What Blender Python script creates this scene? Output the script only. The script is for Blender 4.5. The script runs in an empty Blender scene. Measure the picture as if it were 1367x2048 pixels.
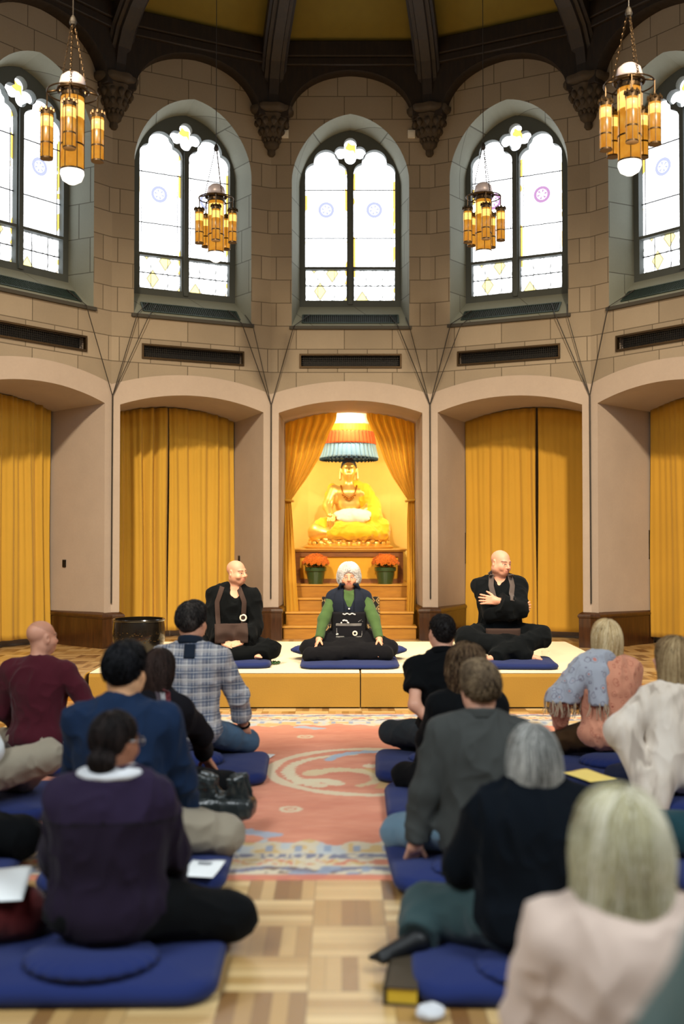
import bpy, math, random
import numpy as np
from mathutils import Vector, Matrix
from mathutils.geometry import tessellate_polygon

random.seed(7); rng = np.random.default_rng(7)
scn = bpy.context.scene
COL = scn.collection
PI = math.pi
rad = math.radians

# ------------------------------------------------------------------ camera
F = 2050.0
cam_d = bpy.data.cameras.new('camera'); cam = bpy.data.objects.new('camera', cam_d); COL.objects.link(cam)
cam_d.sensor_fit = 'VERTICAL'; cam_d.sensor_height = 36.0; cam_d.lens = 36.0*F/2048.0
cam.location = (0, 0, 1.5); cam.rotation_euler = (rad(90)+math.atan(46/F), 0, 0)
cam_d.clip_start = 0.05
cam_d.dof.use_dof = True; cam_d.dof.focus_distance = 10.2; cam_d.dof.aperture_fstop = 1.25
scn.camera = cam

# ------------------------------------------------------------------ world, lamps, exposure
w = bpy.data.worlds.new('world'); scn.world = w; w.use_nodes = True
w.node_tree.nodes['Background'].inputs[0].default_value = (.95, 0.97, 1.0, 1)
w.node_tree.nodes['Background'].inputs[1].default_value = 0.10
scn.view_settings.view_transform = 'Standard'; scn.view_settings.look = 'None'
scn.view_settings.exposure = 0.0; scn.view_settings.gamma = 1.0
scn.view_settings.use_curve_mapping = False
WINDOW_GLOW = 4.5
def lamp(name, kind, loc, power, color, target=None, size=0.3, spot=60, blend=0.6, spread=180):
    d = bpy.data.lights.new(name, kind); d.energy = power; d.color = color
    if kind == 'AREA': d.shape = 'DISK'; d.size = size; d.spread = rad(spread)
    else: d.shadow_soft_size = size
    if kind == 'SPOT': d.spot_size = rad(spot); d.spot_blend = blend
    o = bpy.data.objects.new(name, d); COL.objects.link(o); o.location = loc
    if target is not None:
        v = Vector(target)-Vector(loc); o.rotation_euler = v.to_track_quat('-Z', 'Y').to_euler()
    return o
WARM = (1.0, 0.80, 0.55)
# ceiling spotlights of the nave (above and behind the camera) that light the apse and the platform
lamp('nave_spot', 'SPOT', (-2.4, 4.2, 7.4), 4200, WARM, (-1.9, 12.2, .1), .25, 60, 1.0)
lamp('nave_spot', 'SPOT', (2.6, 4.2, 7.4), 4200, WARM, (2.1, 12.2, .1), .25, 60, 1.0)
lamp('platform_spot', 'SPOT', (.15, 8.6, 7.3), 1080, (1.0, .90, .74), (.15, 10.0, .3), .3, 50, .8)
# added cool fill lights that brighten the near floor and the audience's backs
lamp('nave_fill', 'AREA', (-4.0, .8, 6.0), 260, (.88, .96, 1.0), (.3, 4.5, .2), 4.0, spread=110)
lamp('nave_fill', 'AREA', (4.2, .8, 6.0), 260, (.88, .96, 1.0), (-.2, 4.5, .2), 4.0, spread=110)
# the lamps hidden over the altar niche and behind its two jambs
lamp('niche_lamp', 'AREA', (.10, 14.33, 3.27), 16, (1.0, .90, .66), (.10, 15.0, 2.45), .3)
lamp('niche_lamp', 'AREA', (-1.02, 14.42, 2.55), 15, (1.0, .86, .55), (.15, 15.2, 2.1), .25)
lamp('niche_lamp', 'AREA', (1.22, 14.42, 2.55), 15, (1.0, .86, .55), (.05, 15.2, 2.1), .25)

# ------------------------------------------------------------------ object helpers
def setp(o, label=None, cat=None, group=None, kind=None):
    if label: o['label'] = label
    if cat: o['category'] = cat
    if group: o['group'] = group
    if kind: o['kind'] = kind
    return o
def empty(name, loc=(0, 0, 0), rz=0, label=None, cat=None, group=None, kind=None):
    o = bpy.data.objects.new(name, None); COL.objects.link(o); o.empty_display_size = .1
    o.location = loc; o.rotation_euler = (0, 0, rz)
    return setp(o, label, cat, group, kind)
def children(o): return [c for c in bpy.data.objects if c.parent == o]
def copy_tree(o, kids):
    """copy of a thing and of its parts (kids: list of (part, [sub-parts]))"""
    c = o.copy(); COL.objects.link(c)
    for k, subs in kids:
        d = k.copy(); COL.objects.link(d); d.parent = c
        for s in subs:
            e = s.copy(); COL.objects.link(e); e.parent = d
    return c
class MB:
    def __init__(s): s.v = []; s.f = []; s.m = []
    def add(s, vs, fs, mi=0, M=None):
        n = len(s.v)
        for p in vs:
            p = Vector(p)
            s.v.append(tuple(M @ p if M is not None else p))
        for f in fs: s.f.append([i+n for i in f]); s.m.append(mi)
        return s
    def box(s, x0, x1, y0, y1, z0, z1, mi=0, M=None):
        vs = [(x, y, z) for z in (z0, z1) for y in (y0, y1) for x in (x0, x1)]
        return s.add(vs, [(0, 2, 3, 1), (4, 5, 7, 6), (0, 1, 5, 4), (2, 6, 7, 3), (0, 4, 6, 2), (1, 3, 7, 5)], mi, M)
    def poly(s, outer, holes, M=None, mi=0, flip=False):
        """flat face with holes given in (x, z); lies at y=0"""
        loops = [[Vector((p[0], 0, p[1])) for p in outer]]+[[Vector((p[0], 0, p[1])) for p in h] for h in holes]
        tri = tessellate_polygon(loops)
        vs = [p for l in loops for p in l]
        out = []
        for t in tri:
            a, b, c = (vs[i] for i in t)
            if (b-a).cross(c-a).y > 0: t = t[::-1]
            out.append(t[::-1] if flip else t)
        return s.add(vs, out, mi, M)
    def strip(s, A, B, closed=False, mi=0, M=None):
        n = len(A); vs = list(A)+list(B); fs = []
        for i in range(n if closed else n-1):
            j = (i+1) % n
            fs.append((i, j, n+j, n+i))
        return s.add(vs, fs, mi, M)
    def slab(s, outer, holes, y0, y1, M=None, mi=0):
        """plate with holes between y0 (front) and y1 (back), outline in (x, z)"""
        M = M if M is not None else Matrix()
        s.poly(outer, holes, M @ Matrix.Translation((0, y0, 0)), mi)
        s.poly(outer, holes, M @ Matrix.Translation((0, y1, 0)), mi, True)
        for l in [outer]+list(holes):
            s.strip([(p[0], y0, p[1]) for p in l], [(p[0], y1, p[1]) for p in l], True, mi, M)
        return s
    def tube(s, pts, r, n=8, mi=0, cap=True, M=None):
        pts = [Vector(p) for p in pts]
        rs = r if isinstance(r, (list, tuple)) else [r]*len(pts)
        rings = []; up = None
        for i, p in enumerate(pts):
            t = (pts[min(i+1, len(pts)-1)]-pts[max(i-1, 0)]).normalized()
            if up is None: up = t.orthogonal().normalized()
            up = (up-t*up.dot(t)).normalized(); sd = t.cross(up)
            rings.append([p+(up*math.cos(2*PI*k/n)+sd*math.sin(2*PI*k/n))*rs[i] for k in range(n)])
        vs = [q for rg in rings for q in rg]; fs = []
        for i in range(len(pts)-1):
            for k in range(n):
                a, b = i*n+k, i*n+(k+1) % n
                fs.append((a, b, b+n, a+n))
        if cap: fs.append(list(range(n))[::-1]); fs.append([(len(pts)-1)*n+k for k in range(n)])
        return s.add(vs, fs, mi, M)
    def lathe(s, prof, n=32, mi=0, M=None, flute=0, fn=0):
        vs = []; fs = []
        for r, z in prof:
            for k in range(n):
                a = 2*PI*k/n; q = r*(1+flute*math.cos(fn*a)) if fn else r
                vs.append((q*math.cos(a), q*math.sin(a), z))
        for i in range(len(prof)-1):
            for k in range(n):
                a, b = i*n+k, i*n+(k+1) % n
                fs.append((a, b, b+n, a+n))
        if prof[0][0] > 1e-4: fs.append(list(range(n))[::-1])
        if prof[-1][0] > 1e-4: fs.append([(len(prof)-1)*n+k for k in range(n)])
        return s.add(vs, fs, mi, M)
    def grid(s, P, mi=0, wrap=False):
        """P[i][j] points"""
        a, b = len(P), len(P[0]); vs = [p for r in P for p in r]; fs = []
        for i in range(a-1):
            for j in range(b if wrap else b-1):
                k = (j+1) % b
                fs.append((i*b+j, i*b+k, (i+1)*b+k, (i+1)*b+j))
        return s.add(vs, fs, mi)
    def build(s, name, mats, parent=None, smooth=False, loc=None, rz=None, auto=None, bevel=0, kind=None, solid=0):
        me = bpy.data.meshes.new(name); me.from_pydata(s.v, [], s.f); me.validate()
        if not isinstance(mats, (list, tuple)): mats = [mats]
        for m in mats: me.materials.append(m)
        if len(mats) > 1: me.polygons.foreach_set('material_index', s.m[:len(me.polygons)])
        if smooth: me.polygons.foreach_set('use_smooth', [True]*len(me.polygons))
        o = bpy.data.objects.new(name, me); COL.objects.link(o)
        if auto:
            try: me.set_sharp_from_angle(angle=rad(auto))
            except Exception: pass
        if solid:
            md = o.modifiers.new('thick', 'SOLIDIFY'); md.thickness = solid; md.offset = 0
        if bevel:
            md = o.modifiers.new('bevel', 'BEVEL'); md.width = bevel; md.segments = 2; md.limit_method = 'ANGLE'; md.angle_limit = rad(50)
        if parent is not None: o.parent = parent
        if loc is not None: o.location = loc
        if rz is not None: o.rotation_euler = (0, 0, rz)
        if kind: o['kind'] = kind
        return o

# ------------------------------------------------------------------ materials
class NT:
    def __init__(s, name):
        s.mat = bpy.data.materials.new(name); s.mat.use_nodes = True
        s.t = s.mat.node_tree; s.b = s.t.nodes['Principled BSDF']; s.out = s.t.nodes['Material Output']
    def n(s, typ, **kw):
        x = s.t.nodes.new(typ)
        for k, v in kw.items():
            if k.startswith('i_'):
                key = k[2:]; key = int(key) if key.isdigit() else key.replace('_', ' ')
                x.inputs[key].default_value = v
            else: setattr(x, k, v)
        return x
    def l(s, a, b): s.t.links.new(a, b)
    def ramp(s, fac, stops, interp='LINEAR'):
        r = s.n('ShaderNodeValToRGB'); r.color_ramp.interpolation = interp
        e = r.color_ramp.elements
        while len(e) < len(stops): e.new(.5)
        for x, (p, c) in zip(e, stops): x.position = p; x.color = (*c, 1) if len(c) == 3 else c
        s.l(fac, r.inputs[0]); return r.outputs[0]
    def mix(s, fac, a, b, mode='MIX'):
        m = s.n('ShaderNodeMix', data_type='RGBA', blend_type=mode)
        for sock, v in ((m.inputs[0], fac), (m.inputs[6], a), (m.inputs[7], b)):
            if hasattr(v, 'is_linked'): s.l(v, sock)
            elif isinstance(v, (int, float)): sock.default_value = v
            else: sock.default_value = (*v, 1) if len(v) == 3 else v
        return m.outputs[2]
    def math(s, op, a, b=0.0, c=None):
        m = s.n('ShaderNodeMath', operation=op)
        for i, v in enumerate((a, b, c)):
            if v is None: continue
            if hasattr(v, 'is_linked'): s.l(v, m.inputs[i])
            else: m.inputs[i].default_value = v
        return m.outputs[0]
    def coord(s, kind='Object', scale=(1, 1, 1)):
        tc = s.n('ShaderNodeTexCoord'); mp = s.n('ShaderNodeMapping'); mp.inputs['Scale'].default_value = scale
        s.l(tc.outputs[kind], mp.inputs[0]); return mp.outputs[0]
    def noise(s, vec, scale, detail=3, rough=.5):
        x = s.n('ShaderNodeTexNoise'); x.inputs['Scale'].default_value = scale; x.inputs['Detail'].default_value = detail
        x.inputs['Roughness'].default_value = rough
        s.l(vec, x.inputs['Vector']); return x.outputs['Fac']
    def bump(s, h, strength=.3, dist=.01):
        b = s.n('ShaderNodeBump'); b.inputs['Strength'].default_value = strength; b.inputs['Distance'].default_value = dist
        s.l(h, b.inputs['Height']); s.l(b.outputs[0], s.b.inputs['Normal'])
    def color(s, c):
        if hasattr(c, 'is_linked'): s.l(c, s.b.inputs['Base Color'])
        else: s.b.inputs['Base Color'].default_value = (*c, 1)
    def set(s, rough=.7, metal=0, sheen=0, sheen_tint=None, spec=None, coat=0, sss=0):
        s.b.inputs['Roughness'].default_value = rough; s.b.inputs['Metallic'].default_value = metal
        s.b.inputs['Sheen Weight'].default_value = sheen
        if sheen_tint: s.b.inputs['Sheen Tint'].default_value = (*sheen_tint, 1)
        if spec is not None: s.b.inputs['Specular IOR Level'].default_value = spec
        s.b.inputs['Coat Weight'].default_value = coat
        if sss: s.b.inputs['Subsurface Weight'].default_value = sss; s.b.inputs['Subsurface Radius'].default_value = (.012, .005, .003)
        return s.mat
def srgb(r, g, b):
    f = lambda c: (c/255/12.92) if c/255 <= .04045 else ((c/255+.055)/1.055)**2.4
    return (f(r), f(g), f(b))
def dim(c, k): return tuple(x*k for x in c)
def cloth(name, c, rough=.9, var=.25, scale=6, fine=260, sheen=.15, bump=.25, c2=None):
    m = NT(name); v = m.coord()
    n = m.noise(v, scale, 3); c2 = c2 or dim(c, 1-var)
    if max(c) < .06: sheen = min(sheen, .03)
    n2 = m.noise(v, fine, 2)
    col = m.mix(n, c2, c); col = m.mix(m.math('MULTIPLY', n2, .35), col, dim(c, .55))
    m.color(col); m.bump(n2, bump, .004)
    return m.set(rough, sheen=sheen, spec=.08 if max(c) < .02 else .2)
def plain(name, c, rough=.5, metal=0, spec=None, coat=0, var=.12, scale=9):
    m = NT(name); n = m.noise(m.coord(), scale, 4)
    m.color(m.mix(n, dim(c, 1-var), dim(c, 1+var*.5))); m.bump(n, .05, .01)
    return m.set(rough, metal, spec=spec, coat=coat)
def emit(name, c, strength):
    m = NT(name); m.color((.05, .05, .05))
    m.b.inputs['Emission Color'].default_value = (*c, 1); m.b.inputs['Emission Strength'].default_value = strength
    return m.mat
def stone_mat(name, base, blocks=True, tint=.3, bw=.62, bh=.30, off=(0, 0)):
    m = NT(name); tc = m.n('ShaderNodeTexCoord'); sep = m.n('ShaderNodeSeparateXYZ'); m.l(tc.outputs['Object'], sep.inputs[0])
    n1 = m.noise(tc.outputs['Object'], 1.6, 5, .6); n2 = m.noise(tc.outputs['Object'], 38, 4, .65)
    col = m.mix(n1, dim(base, .8), dim(base, 1.12))
    col = m.mix(m.math('MULTIPLY', n2, .4), col, dim(base, .72))
    if blocks:
        cb = m.n('ShaderNodeCombineXYZ')
        m.l(m.math('ADD', m.math('ADD', sep.outputs[0], sep.outputs[1]), 10+off[0]), cb.inputs[0]); m.l(m.math('ADD', sep.outputs[2], off[1]), cb.inputs[1])
        br = m.n('ShaderNodeTexBrick', offset=.42, offset_frequency=2, squash=.62, squash_frequency=3)
        br.inputs['Scale'].default_value = 1; br.inputs['Mortar Size'].default_value = .006; br.inputs['Mortar Smooth'].default_value = .2
        br.inputs['Brick Width'].default_value = bw; br.inputs['Row Height'].default_value = bh; br.inputs['Bias'].default_value = 0
        br.inputs['Color1'].default_value = (1, 1, 1, 1); br.inputs['Color2'].default_value = (.80, .79, .77, 1); br.inputs['Mortar'].default_value = (.36, .34, .31, 1)
        m.l(cb.outputs[0], br.inputs['Vector'])
        col = m.mix(1.0, col, br.outputs['Color'], 'MULTIPLY')
        h = m.math('ADD', m.math('MULTIPLY', br.outputs['Fac'], -1.0), m.math('MULTIPLY', n2, .3)); m.bump(h, .35, .012)
    else: m.bump(n2, .2, .006)
    m.color(col); return m.set(.88)
STONE = stone_mat('ashlar_stone', srgb(158, 145, 126))
SMOOTH = stone_mat('smooth_stone', srgb(178, 163, 150), False)
REVEAL = stone_mat('reveal_stone', srgb(134, 138, 126), True, bw=.9, bh=.42)
def wood_mat(name, c1, c2, rough=.35, sc=(1, 1, 9), coat=.2):
    m = NT(name); v = m.coord('Object', sc)
    n = m.noise(v, 4, 5, .6); col = m.ramp(n, [(.3, c1), (.7, c2)])
    m.color(col); m.bump(n, .08, .01); return m.set(rough, coat=coat)
WOOD_DARK = wood_mat('dark_brown_wood', srgb(46, 26, 12), srgb(72, 42, 18), .3, (7, 7, 1))
WOOD_STEP = wood_mat('amber_oak', srgb(180, 128, 42), srgb(204, 150, 56), .35, (1.2, 8, 8))
WOOD_RISER = wood_mat('amber_oak_riser', srgb(156, 104, 26), srgb(178, 124, 36), .4, (1.2, 8, 8))
TIMBER = wood_mat('roof_timber', srgb(22, 14, 6), srgb(42, 28, 12), .6, (6, 6, 1), 0)
BRONZE = plain('bronze_metal', srgb(62, 48, 30), .45, .8)
BLACK = plain('black_void', (.006, .006, .006), .8)
IRON = plain('dark_iron', srgb(34, 32, 30), .5, .6)
GREENMETAL = plain('verdigris_metal', srgb(48, 64, 58), .6, .3)
# ------------------------------------------------------------------ plan of the apse
X0, BA = .11, 180/7.0
BW = 2.06; APO = BW/2/math.tan(rad(BA/2)); RV = BW/2/math.sin(rad(BA/2)); ZC = 13.2-APO
FL = .15                                                 # raised apse floor
def bay_M(i):
    a = rad(i*BA)
    return Matrix.Translation((X0+APO*math.sin(a), ZC+APO*math.cos(a), 0)) @ Matrix.Rotation(-a, 4, 'Z')
def vert_M(i):                                           # i-th pier, between bays i and i+1
    a = rad((i+.5)*BA)
    return Matrix.Translation((X0+RV*math.sin(a), ZC+RV*math.cos(a), 0)) @ Matrix.Rotation(-a, 4, 'Z')
def gothic(hw, spring, apex, n=28, a=2.2, b=.56, point=.14):
    out = []
    for k in range(n+1):
        t = math.cos(PI*k/n); u = abs(t)
        out.append((hw*t, spring+(apex-spring)*((1-point)*max(0, 1-u**a)**b+point*(1-u))))
    return out                                           # from right to left
def segarc(hw, spring, apex, n=24):
    h = apex-spring; R = (hw*hw+h*h)/(2*h); c = apex-R; a0 = math.asin(hw/R)
    return [(R*math.sin(a0*(1-2*k/n)), c+R*math.cos(a0*(1-2*k/n))) for k in range(n+1)]
OH, OS, OA, OD = .925, 3.075, 3.235, 1.04                # lower opening: half width, spring, apex, depth
WH, WB, WS, WA, WD = .76, 4.20, 6.10, 6.97, .40          # window opening
win_out = [(-WH, WB), (WH, WB)]+gothic(WH, WS, WA)
GH, GB, GS, GA = .665, 4.56, 6.15, 6.90
win_in = [(-GH, GB), (GH, GB)]+gothic(GH, GS, GA)
VENT = [(-.65, 3.665), (.65, 3.665), (.65, 3.83), (-.65, 3.83)]
TOP = 7.95
SIDE = {-3: 'near_left', -2: 'far_left', -1: 'left', 0: 'center', 1: 'right', 2: 'far_right', 3: 'near_right'}

# ---- floor: lower level with the step up to the apse
def parquet():
    m = NT('parquet'); tc = m.n('ShaderNodeTexCoord'); sep = m.n('ShaderNodeSeparateXYZ'); m.l(tc.outputs['Object'], sep.inputs[0])
    s = 1/.282
    u = m.math('MULTIPLY', m.math('ADD', sep.outputs[0], .113+28.2), s); v = m.math('MULTIPLY', m.math('ADD', sep.outputs[1], -4.248+28.2), s)
    iu, iv = m.math('FLOOR', u), m.math('FLOOR', v); fu, fv = m.math('FRACT', u), m.math('FRACT', v)
    par = m.math('MODULO', m.math('ADD', iu, iv), 2.0)
    mixv = lambda a, b: m.math('ADD', m.math('MULTIPLY', a, m.math('SUBTRACT', 1.0, par)), m.math('MULTIPLY', b, par))
    acr = mixv(fv, fu); st = m.math('FLOOR', m.math('MULTIPLY', acr, 5.0))
    cb = m.n('ShaderNodeCombineXYZ'); m.l(iu, cb.inputs[0]); m.l(iv, cb.inputs[1]); m.l(st, cb.inputs[2])
    wn = m.n('ShaderNodeTexWhiteNoise', noise_dimensions='3D'); m.l(cb.outputs[0], wn.inputs['Vector'])
    tone = m.math('ADD', m.math('MULTIPLY', wn.outputs['Value'], .62), m.math('MULTIPLY', m.math('SUBTRACT', 1.0, par), .34))
    col = m.ramp(tone, [(0, srgb(122, 84, 44)), (.42, srgb(190, 152, 94)), (1, srgb(232, 202, 146))])
    mp = m.n('ShaderNodeMapping'); mp.inputs['Scale'].default_value = (6, 60, 1); m.l(tc.outputs['Object'], mp.inputs[0])
    g = m.noise(mp.outputs[0], 2, 4); col = m.mix(m.math('MULTIPLY', g, .3), col, srgb(120, 84, 44))
    def edge(f, wd): return m.math('LESS_THAN', m.math('MINIMUM', f, m.math('SUBTRACT', 1.0, f)), wd)
    gap = m.math('MAXIMUM', m.math('MAXIMUM', edge(fu, .008), edge(fv, .008)), edge(m.math('FRACT', m.math('MULTIPLY', acr, 5.0)), .02))
    col = m.mix(m.math('MULTIPLY', gap, .55), col, srgb(70, 46, 22))
    m.color(col); m.bump(m.math('MULTIPLY', gap, -1.0), .2, .002)
    m.b.inputs['Coat Roughness'].default_value = .30
    return m.set(.36, coat=1.0)
PARQUET = parquet()
m = MB(); SZ = 9.3
m.box(-7, 7, -3, SZ, -.12, 0, 0); m.box(-7, 7, SZ, 16.4, -.12, FL, 0)
m.box(-7, 7, SZ-.012, SZ, 0, FL-.012, 1); m.box(-7, 7, SZ-.03, SZ+.04, FL-.012, FL+.003, 1)
m.build('floor', [PARQUET, WOOD_RISER], kind='structure')

# ---- bays
def window_glass(med=(.09, .10, .16)):
    m = NT('stained_glass'); tc = m.n('ShaderNodeTexCoord'); sep = m.n('ShaderNodeSeparateXYZ'); m.l(tc.outputs['Object'], sep.inputs[0])
    x, z = sep.outputs[0], sep.outputs[2]
    lx = m.math('SUBTRACT', m.math('ABSOLUTE', x), .322)
    alx = m.math('ABSOLUTE', lx)
    n = m.noise(tc.outputs['Object'], 5, 2); nf = m.noise(tc.outputs['Object'], 23, 2)
    col = m.mix(nf, (1, 1, 1), (.90, .95, 1.0))
    # yellow border strips, broken
    bm = m.math('MULTIPLY', m.math('GREATER_THAN', alx, .252), m.math('GREATER_THAN', n, .53))
    col = m.mix(bm, col, (.42, .27, .05))
    # lower panels: quarries with a lattice and yellow diamonds
    low = m.math('LESS_THAN', z, 5.06)
    d1 = m.math('FRACT', m.math('ADD', m.math('MULTIPLY', lx, 6.2), m.math('MULTIPLY', z, 4.2)))
    d2 = m.math('FRACT', m.math('SUBTRACT', m.math('MULTIPLY', lx, 6.2), m.math('MULTIPLY', z, 4.2)))
    e1 = m.math('LESS_THAN', m.math('MINIMUM', d1, m.math('SUBTRACT', 1.0, d1)), .085)
    e2 = m.math('LESS_THAN', m.math('MINIMUM', d2, m.math('SUBTRACT', 1.0, d2)), .085)
    lat = m.math('MULTIPLY', m.math('MAXIMUM', e1, e2), low)
    cbx = m.n('ShaderNodeCombineXYZ')
    for k_, sg in ((0, 'ADD'), (1, 'SUBTRACT')): m.l(m.math('FLOOR', m.math(sg, m.math('MULTIPLY', lx, 6.2), m.math('MULTIPLY', z, 4.2))), cbx.inputs[k_])
    m.l(m.math('SIGN', x), cbx.inputs[2]); wn = m.n('ShaderNodeTexWhiteNoise', noise_dimensions='3D'); m.l(cbx.outputs[0], wn.inputs['Vector'])
    ydi = m.math('MULTIPLY', low, m.math('GREATER_THAN', wn.outputs['Value'], .82))
    col = m.mix(ydi, col, (.52, .44, .16)); col = m.mix(m.math('MULTIPLY', lat, .8), col, (.07, .07, .06))
    # medallion
    dz = m.math('SUBTRACT', z, 5.86); r = m.math('SQRT', m.math('ADD', m.math('MULTIPLY', lx, lx), m.math('MULTIPLY', dz, dz)))
    ring = m.math('LESS_THAN', m.math('ABSOLUTE', m.math('SUBTRACT', r, .088)), .020)
    ang = m.math('ARCTAN2', dz, lx); fl = m.math('GREATER_THAN', m.math('SINE', m.math('MULTIPLY', ang, 6.0)), .1)
    inner = m.math('MULTIPLY', fl, m.math('LESS_THAN', m.math('ABSOLUTE', m.math('SUBTRACT', r, .045)), .02))
    col = m.mix(m.math('MULTIPLY', m.math('MAXIMUM', ring, inner), .93), col, med)
    m.color((.02, .02, .02)); m.l(col, m.b.inputs['Emission Color']); m.b.inputs['Emission Strength'].default_value = WINDOW_GLOW
    return m.mat
GLASS = window_glass(); GLASS2 = window_glass((.10, .02, .10))
TRACERY = plain('tracery_stone', srgb(72, 78, 76), .75)
LEAD = plain('window_lead', srgb(30, 32, 32), .6, .3)
def lobes(cx, cz, circles, th0, th1, n=40):
    out = []
    for k in range(n+1):
        t = th0+(th1-th0)*k/n; d = (math.cos(t), math.sin(t)); best = .02
        for (px, pz, r) in circles:
            b = px*d[0]+pz*d[1]; disc = b*b-(px*px+pz*pz-r*r)
            if disc > 0: best = max(best, b+math.sqrt(disc))
        out.append((cx+best*d[0], cz+best*d[1]))
    return out
def light_hole(cx):
    hd = lobes(cx, 6.30, [(.145, .03, .133), (-.145, .03, .133), (0, .175, .165)], 0, PI, 44)
    return [(cx-.278, 5.07), (cx+.278, 5.07), (cx+.278, 6.26)]+hd+[(cx-.278, 6.26)]
quatre = lobes(0, 6.60, [(0, .115, .085), (.125, 0, .085), (-.125, 0, .085), (0, -.08, .075)], 0, 2*PI*.99, 48)
def low_hole(cx, z0, z1): return [(cx-.272, z0), (cx+.272, z0), (cx+.272, z1), (cx-.272, z1)]
vents_lab = {-2: 'dark vent grille in the wall over the arch at the far left edge', -1: 'dark vent grille in the wall over the arch behind the large bowl',
             0: 'dark vent grille in the wall over the golden statue niche', 1: 'dark vent grille in the wall over the arch behind the man with crossed arms',
             2: 'dark vent grille in the wall over the arch at the far right edge'}
grill_lab = {-2: 'green-grey grille on the sloping sill of the far left window', -1: 'green-grey grille on the sloping sill of the window left of the central one',
             0: 'green-grey grille on the sloping sill of the central window', 1: 'green-grey grille on the sloping sill of the window right of the central one',
             2: 'green-grey grille on the sloping sill of the far right window'}
for i in range(-3, 4):
    M = bay_M(i); side = SIDE[i]; hb = BW/2
    arc = segarc(OH, OS, OA)
    outer = [(-hb, FL), (-OH, FL), (-OH, OS)]+arc[::-1][1:-1]+[(OH, OS), (OH, FL), (hb, FL), (hb, TOP), (-hb, TOP)]
    wl = MB(); wl.poly(outer, [win_out, VENT])
    k = (OH-.035)/OH
    lo = [(-OH, FL), (-OH, OS)]+arc[::-1][1:-1]+[(OH, OS), (OH, FL)]
    li = [(x*k, z-(.035 if z > 1 else 0)) for x, z in lo]
    wl.strip([(x, 0, z) for x, z in lo], [(x, OD, z) for x, z in li], False, 1)
    wl.strip([(x, 0, z) for x, z in win_out], [(x, WD, z) for x, z in win_in], True, 2)
    wl.strip([(x, 0, z) for x, z in VENT], [(x, .12, z) for x, z in VENT], True, 1)
    wl.poly(VENT, [], Matrix.Translation((0, .12, 0)), 3)
    # back of the pier at the end of the reveal
    for s in (-1, 1):
        wl.add([(s*li[0][0]*-1, OD, FL), (s*1.25, OD, FL), (s*1.25, OD, 3.75), (s*li[0][0]*-1, OD, 3.75)], [(0, 1, 2, 3)], 1)
    if i: wl.add([(-1.25, OD+.12, FL), (1.25, OD+.12, FL), (1.25, OD+.12, 3.75), (-1.25, OD+.12, 3.75)], [(0, 1, 2, 3)], 1)
    up_ = [(x, z) for x, z in li if z > 2.95]
    wl.poly([(-1.25, 3.745), (-1.25, 2.9), (up_[0][0], 2.9)]+up_+[(up_[-1][0], 2.9), (1.25, 2.9), (1.25, 3.745)], [], Matrix.Translation((0, OD, 0)), 1)
    W = wl.build('wall_'+side, [STONE, SMOOTH, REVEAL, BLACK], loc=M.translation, rz=-rad(i*BA), kind='structure')
    # the plain ashlar band round the lower arch
    bt = segarc(hb, 3.315, 3.485, 30)
    band_o = [(-hb, FL), (-OH, FL), (-OH, OS)]+arc[::-1][1:-1]+[(OH, OS), (OH, FL), (hb, FL)]+bt
    MB().slab(band_o, [], -.014, .004).build('arch_band', SMOOTH, W)
    # window: tracery, glass, lead bars, sill
    N = i+4
    WN = empty('window_%d' % N, M.translation, -rad(i*BA), kind='structure')
    tr = MB(); oi = [(x*1.02, z) for x, z in win_in]
    oi[0] = (-GH*1.02, GB-.03); oi[1] = (GH*1.02, GB-.03)
    tr.slab(oi, [light_hole(-.322), light_hole(.322), quatre, low_hole(-.322, 4.62, 5.035), low_hole(.322, 4.62, 5.035)], WD-.03, WD+.10)
    tr.box(-.028, .028, WD-.06, WD, GB, 6.42)
    tr.build('tracery', TRACERY, WN)
    g = MB(); g.add([(-GH, WD+.06, GB), (GH, WD+.06, GB), (GH, WD+.06, GA+.03), (-GH, WD+.06, GA+.03)], [(0, 1, 2, 3)]); g.build('stained_glass', GLASS2 if i == 1 else GLASS, WN)
    ld = MB()
    for cx in (-.322, .322):
        for zz in (4.83, 5.47, 6.12): ld.box(cx-.28, cx+.28, WD+.035, WD+.05, zz-.005, zz+.005)
        for xx in (-.235, .235): ld.box(cx+xx-.003, cx+xx+.003, WD+.04, WD+.05, 5.07, 6.2)
        for xx in (-.11, .11): ld.box(cx+xx-.002, cx+xx+.002, WD+.04, WD+.05, 4.62, 5.035)
    ld.build('lead_bars', LEAD, WN)
    sl = MB(); sl.box(-WH-.03, WH+.03, -.035, .03, WB-.045, WB); sl.build('window_sill', plain('sill_stone', srgb(58, 55, 48), .7), WN, bevel=.006)
    if abs(i) <= 2:
        # slotted grille lying on the sloping sill
        an = math.atan2(GB-WB, WD); G = MB(); L = math.hypot(GB-WB, WD)
        for yy in (.07, .27): G.box(-.625, .625, yy-.008, yy+.008, .002, .014)
        for s in (-1, 1): G.box(s*.625-.008, s*.625+.008, .07, .27, .002, .014)
        for q in range(48): xx = -.61+1.22*q/47; G.box(xx-.0034, xx+.0034, .07, .27, .003, .012)
        T = M @ Matrix.Translation((0, 0, WB)) @ Matrix.Rotation(an, 4, 'X')
        go = empty('sill_grille', (0, 0, 0), 0, grill_lab[i], 'grille', 'grilles on the window sills'); go.matrix_world = T
        G.build('slats', GREENMETAL, go)
        MB().add([(-.62, .07, .001), (.62, .07, .001), (.62, .27, .001), (-.62, .27, .001)], [(0, 1, 2, 3)]).build('backing', BLACK, go)
        vo = empty('wall_vent', M.translation, -rad(i*BA), vents_lab[i], 'vent', 'vents over the arches')
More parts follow.
